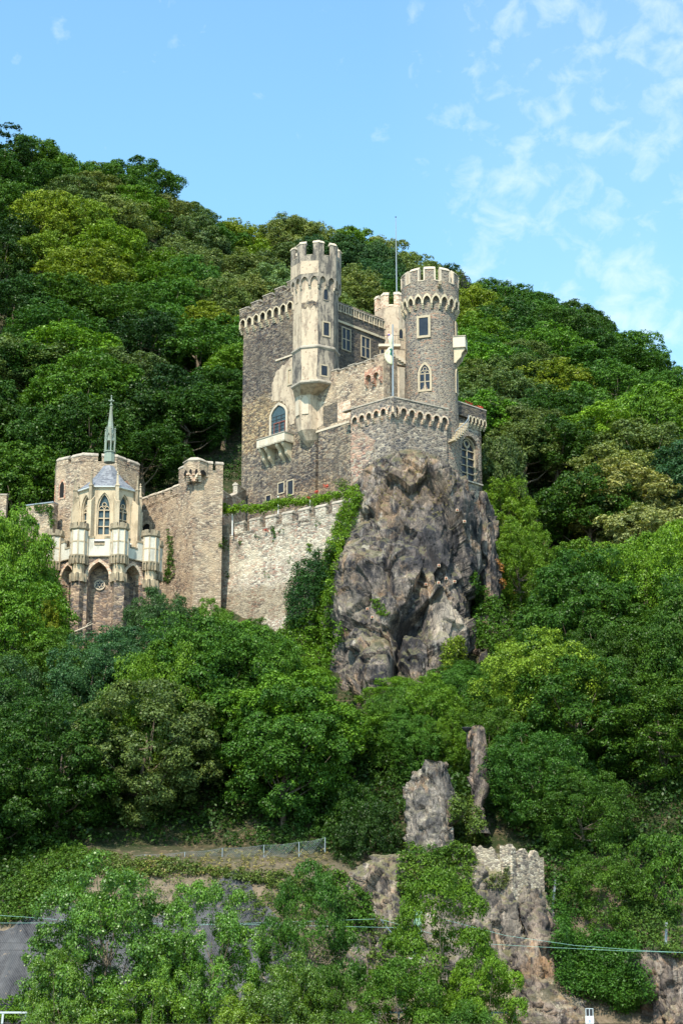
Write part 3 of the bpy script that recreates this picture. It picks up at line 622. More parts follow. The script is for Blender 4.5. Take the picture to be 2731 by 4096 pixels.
def auto(x, y, sp):
    gz = H(x, y); Hreq = rt.uniform(10.5, 13.5) if y > 235 else rt.uniform(10.5, 16)
    u, v = pix((x, y, gz + Hreq * .62))
    if u < -90 or u > 2830: return
    if y < 250:
        if -34 < x < (15 if y < 226 else 12) and 199 < y < 241: return
        if 16.4 < x < 20 and 200 < y < 225 and False: return
    if 10 < x < 19.5 and 196 < y < 215: return
    if y < 206 or (y < 245 and x > 14) or (x < -30 and y < 230):
        if 2.5 < x < 16 and y < 186: return
        if y < 177 and x > 12: return
        um = interp(u, LIMU, LIMV); um = max(um, interp(u - 60, LIMU, LIMV), interp(u + 60, LIMU, LIMV))
        zmax = ZV(um, y)
        if zmax - gz < 4.0: return
        Hreq = min(Hreq, zmax - gz)
    if y > 240 and 1010 < u < 1780:
        ut, vt = pix((x, y, gz + Hreq))
        if vt > 1350: return
    if 240 < y < 262 and 950 < u < 1010 : return
    a = nearest(u, v, y)
    colour = a[2]
    if rt.random() < .12: colour = rt.choice(['mid green', 'deep green', 'fresh green', 'dull green'])
    fk = a[3]
    if rt.random() < .2 and fk not in ('pine', 'dense'): fk = rt.choice(['round', 'round2', 'plates', 'fluffy', 'tall'])
    if y < 212: fk = NEARMAP[fk]
    cm, tm, Rr, Ht = FORMS[fk]
    wr = sp * .68 * rt.uniform(.92, 1.22)
    s = wr / Rr; hs = Hreq / (Ht * s); hs = max(.62, min(1.55, hs)); s = Hreq / (Ht * hs)
    plant(x, y, s, fk, colour, hs=hs, rnd=rt, name='pine_tree' if fk == 'pine' else 'broadleaf_tree')
y = 174.5; row = 0
while y < 395:
    sp = 8.0 if y < 235 else 9.0
    x = -95 + (row % 2) * sp / 2
    lim = 26 + (y - 170) * .20
    while x < 95:
        jx = x + rt.uniform(-.36, .36) * sp; jy = y + rt.uniform(-.42, .42) * sp
        beyond = jy > interp(jx, RX, RY) + 14
        if abs(jx) < .1707 * (jy * math.cos(PITCH) + .27 * H(jx, jy)) + 6 and not beyond: auto(jx, jy, sp)
        x += sp
    y += sp * .86; row += 1
print('AUTO TREES', len(TREES))
# hand placed trees: (u of the axis, v of the top, Y of the trunk, width m, form, colour, ground offset from v of the base or None, label)
def hand(u, vt, Y, width, fk, colour, vb=None, lab=None, name='broadleaf_tree', rot=None, cat='tree'):
    p = at(u, vt, Y); gz = H(p.x, Y) - .3 if vb is None else ZV(vb, Y)
    cm, tm, Rr, Ht = FORMS[fk]; s = width / 2 / Rr; hs = (p.z - gz) / (Ht * s)
    t = plant(p.x, Y, s, fk, colour, rot=rot, hs=hs, rnd=rt, name=name, lab=lab, cat=cat)
    t.location.z = gz; TREES[-1]['top'].z = p.z; TREES[-1]['mid'].z = lerp(gz, p.z, .6)
    return t
FR = [(430, 3450, 143.5, 12.0, 'poplar_near', 'fresh green', 4360, 'broad glossy leaved poplar in front of the netted slope, tallest at lower left'),
      (560, 3880, 139.5, 8.6, 'poplar_near_b', 'bright green', 4620, 'low bright poplar crown in front of the road railing at lower left'),
      (250, 3760, 141, 6.0, 'poplar_near_b', 'fresh green', 4520, 'poplar crown at lower left before the grey mesh, left of the tallest poplar'),
      (840, 3490, 144, 8.2, 'poplar_near_b', 'fresh green', 4330, 'airy poplar with bare pale limbs left of the dark net patch'),
      (700, 3700, 142, 5.6, 'poplar_near', 'fresh green', 4460, 'poplar crown filling between the tallest poplar and the airy one'),
      (1000, 3960, 141, 6.4, 'poplar_near', 'bright green', 4560, 'low poplar crown at the bottom edge below the net patch'),
      (1240, 3440, 145, 7.6, 'maple_front', 'mid green', 4330, 'slender open maple with dark stems before the brown slope'),
      (1160, 3840, 140, 7.0, 'poplar_near', 'fresh green', 4560, 'small poplar at the bottom between the two maples'),
      (1330, 3860, 140.5, 5.4, 'maple_front', 'mid green', 4560, 'dark maple crown at the bottom centre'),
      (1750, 3470, 145, 9.2, 'maple_front', 'fresh green', 4330, 'large layered maple before the pale rock face under the ruin'),
      (1600, 3830, 141, 8.6, 'maple_front', 'mid green', 4560, 'dense maple crown at the bottom left of the sign post'),
      (1930, 3790, 143.5, 6.8, 'maple_front', 'fresh green', 4480, 'maple with outstretched right branches before the rust stained rock'),
      (1860, 4000, 140, 6.0, 'maple_front', 'mid green', 4700, 'maple crown at the bottom edge left of the information board'),
      (1990, 1740, 226, 8.0, 'fluffy', 'dull green', None, 'dull green bushy tree just right of the annex with the gothic window'),
      (2010, 1910, 222, 8.0, 'round_near', 'bright green', None, 'bright yellowish tree right beside the annex foot'),
      (2070, 2060, 216, 8.0, 'fluffy_near', 'fresh green', None, 'fresh green tree right of the rock rib below the annex'),
      (1480, 3210, 173.5, 6.8, 'dense', 'dark green', 3640, 'dark olive evergreen oak leaning over the slope left of the grey pinnacle'),
      (1400, 3130, 177, 6.4, 'dense', 'deep green', 3560, 'dark fine leaved tree behind the evergreen oak, left of the grey pinnacle'),
      (2140, 2890, 176, 10.5, 'fluffy_near', 'deep green', None, 'wide round fine leaved tree right of the slim rock pinnacle'),
      (2320, 3060, 173, 9.0, 'fluffy_near', 'deep green', None, 'wide dark round tree right above the ruined tower'),
      (2420, 3380, 169.5, 8.0, 'fluffy_near', 'mid green', 3830, 'rounded bushy tree right of the ruined tower above the ivy bank'),
      (2640, 3320, 171, 7.5, 'maple_near', 'mid green', 3900, 'leafy tree at the right edge above the grey fence post'),
      (60, 2030, 200, 9.5, 'round_near', 'fresh green', None, 'leafy green tree at the left edge beside the chapel terrace'),
      (185, 2330, 198, 5.0, 'fluffy_near', 'yellow green', None, 'small yellow green tree in front of the chapel base at its left'),
      (650, 2345, 200, 8.5, 'fluffy_near', 'blue green', None, 'rounded tree at the foot of the curtain wall right of the chapel'),
      (1010, 2470, 203, 5.0, 'fluffy_near', 'mid green', None, 'low shrubby tree against the foot of the long curtain wall'),
      (850, 2400, 203, 6.0, 'fluffy_near', 'fresh green', None, 'green tree at the foot of the square bartizan tower'),
      (1640, 2830, 183.5, 7.0, 'fluffy_near', 'mid green', None, 'rounded tree directly above the grey pointed pinnacle'),
      (1790, 2830, 184.5, 6.5, 'fluffy_near', 'fresh green', None, 'rounded tree above the gap between the two pinnacles'),
      (1960, 2790, 184.0, 7.0, 'fluffy_near', 'mid green', None, 'rounded tree above and right of the slim pinnacle'),
      (1700, 2700, 187, 8.0, 'fluffy_near', 'fresh green', None, 'fine leaved fresh green tree directly below the main rock outcrop'),
      (1560, 2740, 185, 6.0, 'fluffy_near', 'mid green', None, 'fine leaved tree at the lower tip of the main rock outcrop'),
      (1850, 2650, 190, 7.0, 'fluffy_near', 'mid green', None, 'green tree below the rock rib right of the main outcrop')]
for f_ in FR: hand(*f_[:7], lab=f_[7])
# ------------------------------------------------------------------ free-form foliage masses (ivy, brambles, vines)
def mass(name, pts, rad, per, ls, colour, lab=None, cat=None, kind=None, seed=1, tr=.28, flat=.8, group=None):
    rng = np.random.default_rng(seed)
    C = np.array([tuple(p) for p in pts]); V, Fq = clumps(C, np.full(len(C), rad) * rng.uniform(.6, 1.3, len(C)), per, ls, rng, flat, .5)
    me = np_mesh(name, V, Fq); me.materials.append(M['leaf']); o = bpy.data.objects.new(name, me); COL.objects.link(o)
    o.color = (*PAL[colour], 1) if isinstance(colour, str) else (*colour, 1)
    if lab or kind: tag(o, lab, cat, group, kind)
    return o
# ground cover over the whole slope
pts_ = []
for k in range(9500):
    yy = 170 + 175 * rt.random() ** 1.5; xx = rt.uniform(-1, 1) * (.175 * (yy + 25) + 6)
    if -34 < xx < (13 if yy < 222 else 9) and 199 < yy < 242: continue
    if yy < 176 and 3 < xx < 16: continue
    if yy < 173.5 and -26 < xx < 3: continue
    pts_.append((xx, yy, H(xx, yy) + rt.uniform(.1, .9)))
for k in range(2600):
    yy = rt.uniform(173, 190); xx = rt.uniform(-36, 36)
    if yy < 177 and 3 < xx < 16: continue
    if yy < 175.5 and -22 < xx < -2: continue
    pts_.append((xx, yy, H(xx, yy) + rt.uniform(.2, 2.0)))
mass('undergrowth', pts_, 1.0, 24, .34, (.035, .075, .014), kind='stuff', seed=5)
print('TREES', len(TREES))
# ================================================================== the castle
class Frame:
    """a vertical wall plane: s runs to the right along the wall, n points towards the viewer's side"""
    def __init__(f, x, y, ang):     # ang: direction of s in the ground plane, degrees from +x
        f.o = Vector((x, y, 0)); f.d = Vector((math.cos(R(ang)), math.sin(R(ang)), 0)); f.n = Vector((f.d.y, -f.d.x, 0))
    def __call__(f, s, z, d=0.0): return f.o + f.d * s + f.n * d + Vector((0, 0, z))
    def hit(f, u, v, d=0.0):
        r = ray(u, v); c = Vector((0, 0, CAMZ)); q = f.o + f.n * d
        t = (q - c).dot(f.n) / r.dot(f.n); p = c + r * t
        return (p - f.o).dot(f.d), p.z
    def sh(f, d):
        g = Frame(0, 0, 0); g.o = f.o + f.n * d; g.d = f.d; g.n = f.n; return g
def arch_pts(s0, s1, zb, zs, za, kind='pointed', n=6, base=True):
    """left foot up over the crown and down to the right foot"""
    m = (s0 + s1) / 2; hw = (s1 - s0) / 2; P = []
    if base: P.append((s0, zb))
    for i in range(n + 1):
        if kind == 'pointed': a = R(60) * i / n; P.append((s0 + 2 * hw * (1 - math.cos(a)), zs + (za - zs) * math.sin(a) / math.sin(R(60))))
        else: a = R(90) * i / n; P.append((m - hw * math.cos(a), zs + (za - zs) * math.sin(a)))
    right = [(2 * m - x, z) for x, z in P[:-1]][::-1]
    return P + right
def machico(T, s0, s1, n, zl, zs, za, z_top, D, stone, trim, kind='pointed', pier=.28, corb=True, tops=None, nsub=4, drop=.45, dd=.045, band=.13):
    """projecting band on n arches; stone and trim are MB. tops: list of (s,z) for the upper outline, left to right"""
    wd = (s1 - s0) / n
    for i in range(n):
        a = s0 + i * wd; b = a + wd; pa = a + wd * pier / 2; pb = b - wd * pier / 2
        inner = arch_pts(pa, pb, zl, zs, za, kind, nsub)
        top = [(a, z_top), (b, z_top)] if tops is None else [(p[0], p[1]) for p in tops if a < p[0] < b]
        if tops is not None:
            za_, zb_ = interp(a, [p[0] for p in tops], [p[1] for p in tops]), interp(b, [p[0] for p in tops], [p[1] for p in tops])
            top = [(a, za_)] + top + [(b, zb_)]
        stone.slab(T, [(a, zl)] + inner + [(b, zl)] + top[::-1], [], 0, D)
        bw = min(band, wd * pier * .8)
        o = arch_pts(a + .01, b - .01, zl, zs, za + band * 1.2, kind, nsub)
        trim.slab(T, o + inner[::-1], [], D - .05, D + dd)
        # corbels shrink downwards
        for (ca, cb) in ((a, pa), (pb, b)):
            if corb:
                for k in range(3):
                    zt = zl - drop * k / 3; zb = zl - drop * (k + 1) / 3; dk = D * (1 - (k + .6) / 3.4)
                    trim.box(T, ca, cb, zb, zt, 0, dk + .02)
def cap(mb, T, s0, s1, z, d0, d1, h=.22, over=.07, peak=.16, z1=None):
    """gabled coping stone between s0 and s1 on a wall from d0 to d1 thick"""
    z1 = z if z1 is None else z1; m = (d0 + d1) / 2
    vs = []
    for s, zz in ((s0 - over, z), (s1 + over, z1)):
        for d, q in ((d1 + over, 0), (d1 + over, h * .45), (m, h * .45 + peak), (d0 - over, h * .45), (d0 - over, 0)): vs.append(T(s, zz + q, d))
    mb.add(vs, [(0, 1, 2, 3, 4), (9, 8, 7, 6, 5)] + [(i, i + 5, (i + 1) % 5 + 5, (i + 1) % 5) for i in range(5)])
def crenel(T, s0, s1, n, zsill, zmer, d0, d1, stone, cop, frac=.6, rake=0.0, first=True, h=.24, peak=.2, jit=0.0, rnd=random.Random(4)):
    """n merlons between s0 and s1; rake = z gain per metre of s"""
    wd = (s1 - s0) / (n - (1 - frac)) if first else (s1 - s0) / n
    for i in range(n):
        a = s0 + i * wd + (0 if first else wd * (1 - frac) / 2); b = a + wd * frac
        za = rake * (a - s0); j = rnd.uniform(-jit, jit)
        stone.box(T, a, b, zsill + za - .3, zmer + za + j, d0, d1)
        cap(cop, T, a, b, zmer + za + j, d0, d1, h, .06, peak)
        if i < n - 1 or not first:
            c = b; e = a + wd
            cap(cop, T, c + .08, e - .08, zsill + rake * (b - s0), d0, d1, .16, .05, .08)
def window(par, T, s0, s1, z0, z1, kind='rect', fw=.16, d=.0, mull=(0, 0), pane='glass', fmat='frame', zs=None, proud=.07, trac=False, name='window', pd=-.14, bars=False, barmat=None):
    if kind == 'rect': outer = [(s0, z0), (s0, z1), (s1, z1), (s1, z0)]; inner = [(s0 + fw, z0 + fw), (s0 + fw, z1 - fw), (s1 - fw, z1 - fw), (s1 - fw, z0 + fw)]
    else:
        zs = lerp(z0, z1, .6) if zs is None else zs
        outer = arch_pts(s0, s1, z0, zs, z1, kind, 6); inner = arch_pts(s0 + fw, s1 - fw, z0 + fw, zs, z1 - fw * 1.3, kind, 6)
    f = MB(); f.slab(T, outer, [inner], pd - .05 + d, proud + d)
    g = MB(); g.slab(T, inner, [], pd - .04 + d, pd + d)
    m = MB(); nx, nz = mull; bw = .045 if bars else .07
    top = (z1 - fw) if kind == 'rect' else zs
    for i in range(nx):
        s = lerp(s0 + fw, s1 - fw, (i + 1) / (nx + 1)); m.box(T, s - bw, s + bw, z0 + fw, top if kind == 'rect' else top + .02, pd + d, proud * .4 + d)
    for i in range(nz):
        z = lerp(z0 + fw, top, (i + 1) / (nz + (1 if kind == 'rect' else 0))); m.box(T, s0 + fw, s1 - fw, z - bw * .7, z + bw * .7, pd + d + .004, proud * .3 + d)
    if kind != 'rect' and trac:
        sm = (s0 + s1) / 2; hw = (s1 - s0) / 2 - fw
        for (a, b) in ((s0 + fw, sm), (sm, s1 - fw)):
            o = arch_pts(a, b, zs - .02, zs, zs + hw * .8, 'pointed', 4, False); i_ = arch_pts(a + .06, b - .06, zs - .02, zs, zs + hw * .8 - .09, 'pointed', 4, False)
            m.slab(T, o + i_[::-1], [], pd + d, proud * .3 + d)
        rr = hw * .42; zc = min(zs + hw * 1.05, z1 - fw * 1.3 - rr * 1.15)
        ring = lambda r: [(sm + r * math.cos(2 * math.pi * k / 12), zc + r * math.sin(2 * math.pi * k / 12)) for k in range(12)]
        m.slab(T, ring(rr), [ring(rr * .72)], pd + d, proud * .35 + d)
    w_ = obj(name, f, M[fmat], par)
    obj('pane', g, M[pane], w_)
    if m.f: obj('mullion', m, M[barmat or fmat], w_)
    return w_
def pxwin(par, T, u0, u1, v0, v1, **k):
    """a window whose left and right edges and sill and head sit at the measured place on this wall"""
    um = (u0 + u1) / 2
    a, _ = T.hit(u0, (v0 + v1) / 2); b, _ = T.hit(u1, (v0 + v1) / 2); _, zt = T.hit(um, v0); _, zb = T.hit(um, v1)
    return window(par, T, a, b, zb, zt, **k)
def ragged(T, poly, d=.03, thick=.10, jit=.10, seed=1, step=.28):
    """polygon given in photo pixels, put on the wall and given a crumbling edge"""
    rng = random.Random(seed); P = [T.hit(u, v) for u, v in poly]; O = []
    for i in range(len(P)):
        a = Vector(P[i]); b = Vector(P[(i + 1) % len(P)]); n = max(1, int((b - a).length / step))
        for k in range(n):
            q = a.lerp(b, k / n); O.append((q.x + rng.uniform(-jit, jit), q.y + rng.uniform(-jit, jit)))
    mb = MB(); mb.slab(T, O, [], d - thick, d); return mb

# ---- main planes
C0 = at(1570, 1600, 208.0)
A = Frame(C0.x, C0.y + .9, -45)            # the long wall plane of the keep, receding to the left
A.o = Vector((C0.x, C0.y, 0)) - A.n * 1.3
sC, _ = A.hit(1262, 1500); K0 = A(sC, 0)   # corner of the keep = axis of the octagonal tower
Bf = Frame(K0.x, K0.y, 46.5)               # right-hand face of the keep
sL, _ = A.hit(969, 1700)
ZB = 57.0
_, zArch = A.hit(976, 1285)
BL, _ = Bf.hit(1590, 1330)
# ------------------------------------------------------------------ keep
keep = thing('castle_keep', 'tall dark rubble castle keep with raked battlements and a stone balcony', 'castle', (K0.x, K0.y, ZB))
w1 = MB(); K1 = A(sL, 0); K2 = Bf(BL, 0); K3 = K1 + (K2 - K0)
zw = zArch + .2
core = MB(); core.prism([(K0.x, K0.y), (K2.x, K2.y), (K3.x, K3.y), (K1.x, K1.y)], ZB, zw)
obj('wall', core, M['keep'], keep)
# parapet on face A on pointed corbel arches, raked up towards the tower
st, tr_, cp = MB(), MB(), MB()
s1p = sC - 1.0; nA = 10; zl = zArch - 1.15; rise = lambda s: 0.145 * (s - sL)
_, zLtop = A.hit(975, 1236, .4)
tops = [(sL - .3, zLtop + rise(sL) - .9), (s1p, zLtop + rise(s1p) - .9)]
machico(A, sL - .3, s1p, nA, zl, zArch - .45, zArch, 0, .42, st, tr_, tops=tops, drop=.6, pier=.30)
st.box(A, sL - .3, sL - .02, zl, zLtop - .9, -1.6, .42)
back = MB()
back.add([A(sL, zw, -.6), A(s1p, zw, -.6), A(s1p, zLtop + rise(s1p) - 1.0, -.6), A(sL, zLtop - 1.0, -.6), A(sL, zw, .1), A(s1p, zw, .1), A(s1p, zLtop + rise(s1p) - 1.0, .1), A(sL, zLtop - 1.0, .1)],
         [(0, 1, 2, 3), (4, 5, 6, 7), (3, 2, 6, 7), (0, 3, 7, 4)])
crenel(A, sL - .3, s1p - .1, 6, zLtop - .92, zLtop, -.25, .42, st, cp, frac=.62, rake=.145)
b_ = obj('battlement', st, M['keep'], keep); obj('coping', cp, M['coping'], b_); obj('corbel_arches', tr_, M['trim'], b_)
obj('wall_walk', back, M['keep'], keep)
# face B (the long range with mullioned windows)
wing = thing('castle_wing', 'dark stone residential range with three mullioned windows between the octagonal and round towers', 'castle', (K0.x, K0.y, ZB + 1))
_, zB1 = Bf.hit(1359, 1218); _, zBc = Bf.hit(1359, 1284)
st, cp, tr_ = MB(), MB(), MB()
ww = MB(); Bo = Bf.sh(.06)
outl = [(2.2, ZB + 1), (2.2, zB1 - .9), (BL + .4, zB1 - .9), (BL + .4, ZB + 1)]
ww.slab(Bo, outl, [], -.3, 0)
nB = 12; s0b, _ = Bf.hit(1350, 1230); wd = (BL + .2 - s0b) / nB
for i in range(nB):
    a = s0b + i * wd; st.box(Bo, a, a + wd * .52, zB1 - .95, zB1 - .05, -.55, .02)
    tr_.box(Bo, a - .03, a + .08, zB1 - .85, zB1 - .04, -.57, .05); tr_.box(Bo, a + wd * .52 - .08, a + wd * .52 + .03, zB1 - .85, zB1 - .04, -.57, .05)
    tr_.box(Bo, a - .06, a + wd * .52 + .06, zB1 - 1.0, zB1 - .86, -.1, .14)
cap(cp, Bo, s0b - .2, BL + .4, zB1 - .03, -.55, .02, .2, .06, .1)
tr_.box(Bo, 2.0, BL + .4, zBc - .28, zBc, -.1, .16)
obj('wall', ww, M['wing'], wing); b_ = obj('battlement', st, M['wing'], wing); obj('coping', cp, M['coping'], b_); obj('cornice', tr_, M['trim'], wing)
for (u0, u1, v0, v1, mu) in ((1365, 1402, 1312, 1404, (1, 1)), (1442, 1480, 1347, 1434, (1, 1)), (1518, 1556, 1383, 1470, (1, 1))):
    pxwin(wing, Bo, u0, u1, v0, v1, mull=mu, fw=.13, proud=.09, pd=.012)
# plaster on the keep
pats = [([(1087, 1606), (1088, 1535), (1110, 1480), (1150, 1448), (1172, 1420), (1190, 1420), (1190, 1530), (1172, 1545), (1172, 1580), (1150, 1590), (1130, 1600)], 2),
        ([(1155, 1665), (1165, 1640), (1200, 1610), (1215, 1650), (1190, 1665), (1175, 1690), (1160, 1700)], 3),
        ([(1290, 1745), (1308, 1740), (1316, 1800), (1310, 1880), (1292, 1880), (1284, 1858), (1284, 1790)], 4),
        ([(1262, 1618), (1300, 1612), (1292, 1700), (1262, 1712)], 5), ([(1090, 1610), (1098, 1560), (1140, 1520), (1180, 1560), (1210, 1600), (1190, 1640), (1160, 1660), (1150, 1620), (1120, 1600)], 7)]
for P_, sd in pats: obj('plaster_patch', ragged(A, P_, .025 + sd * .002, .1, .16, sd), M['peel'], keep)
# string courses
sb = MB()
for (u0, v0, u1, v1) in ((1262, 1623, 1310, 1608),):
    a, z = A.hit(u0, v0); b, _ = A.hit(u1, v1); sb.box(A, a, b, z - .12, z + .08, -.1, .14)
a, z = A.hit(1267, 1726); b, _ = A.hit(1400, 1690); sb.box(A, a, b, z - .22, z + .02, -.1, .18)
a, z = A.hit(1300, 1612); b, _ = A.hit(1474, 1572); sb.box(A, a, b, z - .10, z + .06, -.1, .12)
a, z = A.hit(1105, 1442); b, _ = A.hit(1175, 1420); sb.box(A, a, b, z - .15, z + .05, -.1, .14)
obj('string_course', sb, M['copingw'], keep)
# windows of face A
gw = pxwin(keep, A, 1081, 1152, 1611, 1742, kind='pointed', fw=.26, mull=(2, 5), proud=.16, pd=.02, pane='stained', fmat='copingw', bars=True, barmat='iron')
s0_, _ = A.hit(1097, 1700); s1_, _ = A.hit(1142, 1700); _, z0_ = A.hit(1120, 1738); _, z1_ = A.hit(1120, 1690)
dr = MB(); dm = (s0_ + s1_) / 2
for a in (s0_, dm - .05, s1_ - .1): dr.box(A, a, a + .1, z0_, z1_, .02, .10)
dr.box(A, s0_, s1_, z1_ - .05, z1_ + .08, .021, .11)
obj('door_frame', dr, M['brownpaint'], gw)
pxwin(keep, A, 1111, 1139, 1928, 1976, mull=(3, 0), fw=.14, pd=.01, bars=True, barmat='iron')
pxwin(keep, A, 1148, 1176, 1919, 1983, mull=(3, 0), fw=.14, pd=.01, bars=True, barmat='iron')
pxwin(keep, A, 1062, 1086, 1979, 2010, mull=(0, 0), fw=.12, pd=.01)
pxwin(keep, A, 1151, 1172, 1473, 1541, mull=(0, 0), fw=.22, pd=.01, proud=.12)
pxwin(keep, A, 1175, 1193, 1294, 1359, mull=(0, 0), fw=.20, pd=.01, proud=.12)
sl_ = MB(); a, z0_ = A.hit(1185, 1712); b, z1_ = A.hit(1203, 1646); sl_.box(A, a, b, z0_, z1_, 0, .012); obj('slit', sl_, M['darkvoid'], keep)
# balcony
bal = thing('balcony', 'cream stone balcony on scrolled brackets below the pointed window of the keep', 'balcony', tuple(A(sL + 4, 0, .5)))
bal.location.z = 66; P_ = 1.45
s0, zt = A.hit(1027, 1762, P_); s1, _ = A.hit(1138, 1730, P_); _, zb = A.hit(1027, 1797, P_)
bm_ = MB(); bm_.box(A, s0, s1, zb, zb + .18, 0, P_)
bm_.box(A, s0, s1, zb, zt, P_ - .16, P_); bm_.box(A, s0, s0 + .16, zb, zt, .0, P_ - .16); bm_.box(A, s1 - .16, s1, zb, zt, .0, P_ - .16)
obj('parapet', bm_, M['cream'], bal)
pr_ = MB(); nP = 3
for k in range(nP):
    a = lerp(s0 + .15, s1 - .15, k / nP) + .25; b = lerp(s0 + .15, s1 - .15, (k + 1) / nP) - .25
    pr_.box(A, a, b, zb + .28, zt - .18, P_ - .02, P_ + .012)
gE = lambda s, z, d: A(s1 + (d), z, s)
pr_.box(gE, .45, P_ - .35, zb + .28, zt - .18, -.02, .012)
obj('panel', pr_, M['copingw'], bal)
cb = MB(); cb.box(A, s0 - .08, s1 + .08, zt, zt + .09, P_ - .26, P_ + .08); cb.box(A, s0 - .08, s0 + .24, zt, zt + .09, 0, P_ - .26); cb.box(A, s1 - .24, s1 + .08, zt, zt + .09, 0, P_ - .26)
obj('coping', cb, M['coping'], bal)
for sc_ in (s0 + .35, s0 + 1.35, s1 - 1.5, s1 - .5):
    br = MB(); prof = []
    for k in range(13):
        t = k / 12; prof.append((P_ * .92 * (1 - t) ** .8 + .10 * math.sin(t * 12), zb - 1.95 * t))
    outl = [(0.0, zb)] + prof + [(0.0, zb - 2.0)]
    T_ = lambda s, z, d, c_=sc_: A(c_ + d, z, max(0, s))
    br.slab(T_, outl, [], -.2, .2); obj('bracket', br, M['trim'], bal)
# ------------------------------------------------------------------ octagonal tower on the corner of the keep
octo = thing('octagonal_tower', 'slender octagonal stair tower with peeling cream plaster and battlements', 'tower', (K0.x, K0.y, ZB + 2))
PH = R(7); Ro = 2.70; cx, cy = K0.x, K0.y
yf = cy - Ro
zz = lambda v: ZV(v, yf)
def octf(R_, k, phi=PH, x=None, y=None, n=8):
    """frame of face k of a polygon with circumradius R_"""
    x = cx if x is None else x; y = cy if y is None else y
    a0 = phi + 2 * math.pi * k / n; a1 = phi + 2 * math.pi * (k + 1) / n
    p = Vector((x + R_ * math.sin(a0), y - R_ * math.cos(a0), 0)); q = Vector((x + R_ * math.sin(a1), y - R_ * math.cos(a1), 0))
    f = Frame(p.x, p.y, math.degrees(math.atan2(q.y - p.y, q.x - p.x))); return f, (q - p).length
sh_ = MB(); sh_.frusta(cx, cy, [(Ro, zz(1520)), (Ro, zz(1384)), (Ro - .06, zz(1384)), (Ro - .06, zz(1100))], 8, PH)
obj('shaft', sh_, M['plaster_g'], octo)
for k, (mat, v0, v1) in {7: ('plaster', 1385, 1100), 6: ('plaster', 1520, 1100)}.items():
    f, L = octf(Ro - .05, k); mb = MB(); outl = []
    rng = random.Random(k)
    o_ = [(.03, zz(v0) + .05)] + [(rng.uniform(.02, .10), lerp(zz(v0), zz(v1), t / 14)) for t in range(1, 14)] + [(.03, zz(v1)), (L - .03, zz(v1))] + [(L - .02 - rng.uniform(0, .10), lerp(zz(v1), zz(v0), t / 14)) for t in range(1, 14)] + [(L - .03, zz(v0) + .05)]
    mb.slab(f, o_, [], -.05, .02); obj('plaster_face', mb, M[mat], octo)
f, L = octf(Ro, 7); mb = MB(); mb.slab(f, [(.05, zz(1518)), (.1, zz(1470)), (.02, zz(1392)), (L - .05, zz(1392)), (L - .12, zz(1450)), (L - .2, zz(1500)), (L - .05, zz(1518))], [], -.05, .02); obj('plaster_face', mb, M['plaster'], octo)
f7, L7 = octf(Ro - .05, 7); mb = MB(); _r = random.Random(9)
o_ = [(L7 * k / 8, zz(1213) - .35 + _r.uniform(-.3, .25)) for k in range(9)] + [(L7 * k / 8, zz(1213) + .35 + _r.uniform(-.15, .3)) for k in range(8, -1, -1)]
mb.slab(f7, o_, [], -.05, .035); obj('bare_masonry', mb, M['keep'], octo)
rb = MB(); rb.frusta(cx, cy, [(Ro + .0, zz(1392)), (Ro + .16, zz(1386)), (Ro + .16, zz(1380)), (Ro - .02, zz(1376))], 8, PH)
rb.frusta(cx, cy, [(Ro + .0, zz(1530)), (Ro + .18, zz(1525)), (Ro + .18, zz(1519)), (Ro, zz(1515))], 8, PH)
obj('string_course', rb, M['coping'], octo)
# lower corbelled foot
ft = MB(); ft.frusta(cx, cy, [(.35, zz(1756), -.35, .95), (1.0, zz(1732), -.45, .85), (1.5, zz(1694), -.62, .75), (1.58, zz(1640), -.70, .74), (1.64, zz(1556), -.78, .75), (Ro - .05, zz(1531))], 8, PH)
obj('corbelled_foot', ft, M['peel'], octo)
for k, uu in ((7, 0), (6, 0)):
    f, L = octf(1.62, k, PH, cx - .76, cy + .73); mb = MB(); mb.slab(f, arch_pts(L * .18, L * .82, zz(1640) + .2, zz(1570) - .35, zz(1550) - .25, 'pointed'), [], .0, .04); obj('blind_arch', mb, M['copingw'], octo)
# parapet
Rp = 2.98; st, tr_, cp = MB(), MB(), MB()
zsill, zmer = zz(1021) + .05, zz(973)
for k in range(8):
    f, L = octf(Rp, k)
    machico(f, 0, L, 2, zz(1128), zz(1118), zz(1100), 0, .001 + .0, MB(), MB(), kind='pointed')
    D = Rp * math.cos(R(22.5)) - (Ro - .06) * math.cos(R(22.5))
    fi = f.sh(-D)
    tops = [(0, zmer), (L * .30, zmer), (L * .301, zsill), (L * .699, zsill), (L * .70, zmer), (L, zmer)]
    for i in range(2):
        a, b = L * i / 2, L * (i + 1) / 2; pw = L * .065
        inner = arch_pts(a + pw, b - pw, zz(1140), zz(1124), zz(1103), 'pointed', 4)
        t_ = [(p[0], p[1]) for p in tops if a - 1e-6 <= p[0] <= b + 1e-6]
        if i == 0: t_ = t_ + [(b, zsill)]
        else: t_ = [(a, zsill)] + t_
        st.slab(f, [(a, zz(1140))] + inner + [(b, zz(1140))] + t_[::-1], [], -D, 0)
        for (ca, cb_) in ((a, a + pw), (b - pw, b)): 
            for q in range(2): tr_.box(f, ca, cb_, zz(1140) - .16 * (q + 1), zz(1140) - .16 * q, -D, -D * (.3 + .35 * q))
    cap(cp, f, -.02, L * .30, zmer, -.5, 0, .2, .06, .3); cap(cp, f, L * .70, L + .02, zmer, -.5, 0, .2, .06, .3); cap(cp, f, L * .36, L * .64, zsill, -.5, 0, .1, .04, .06)
    st.box(f, 0, L, zz(1100), zsill - .6, -1.2, -D + .01)
b_ = obj('battlement', st, M['plaster_g'], octo); obj('coping', cp, M['copingw'], b_); obj('corbel', tr_, M['copingw'], b_)
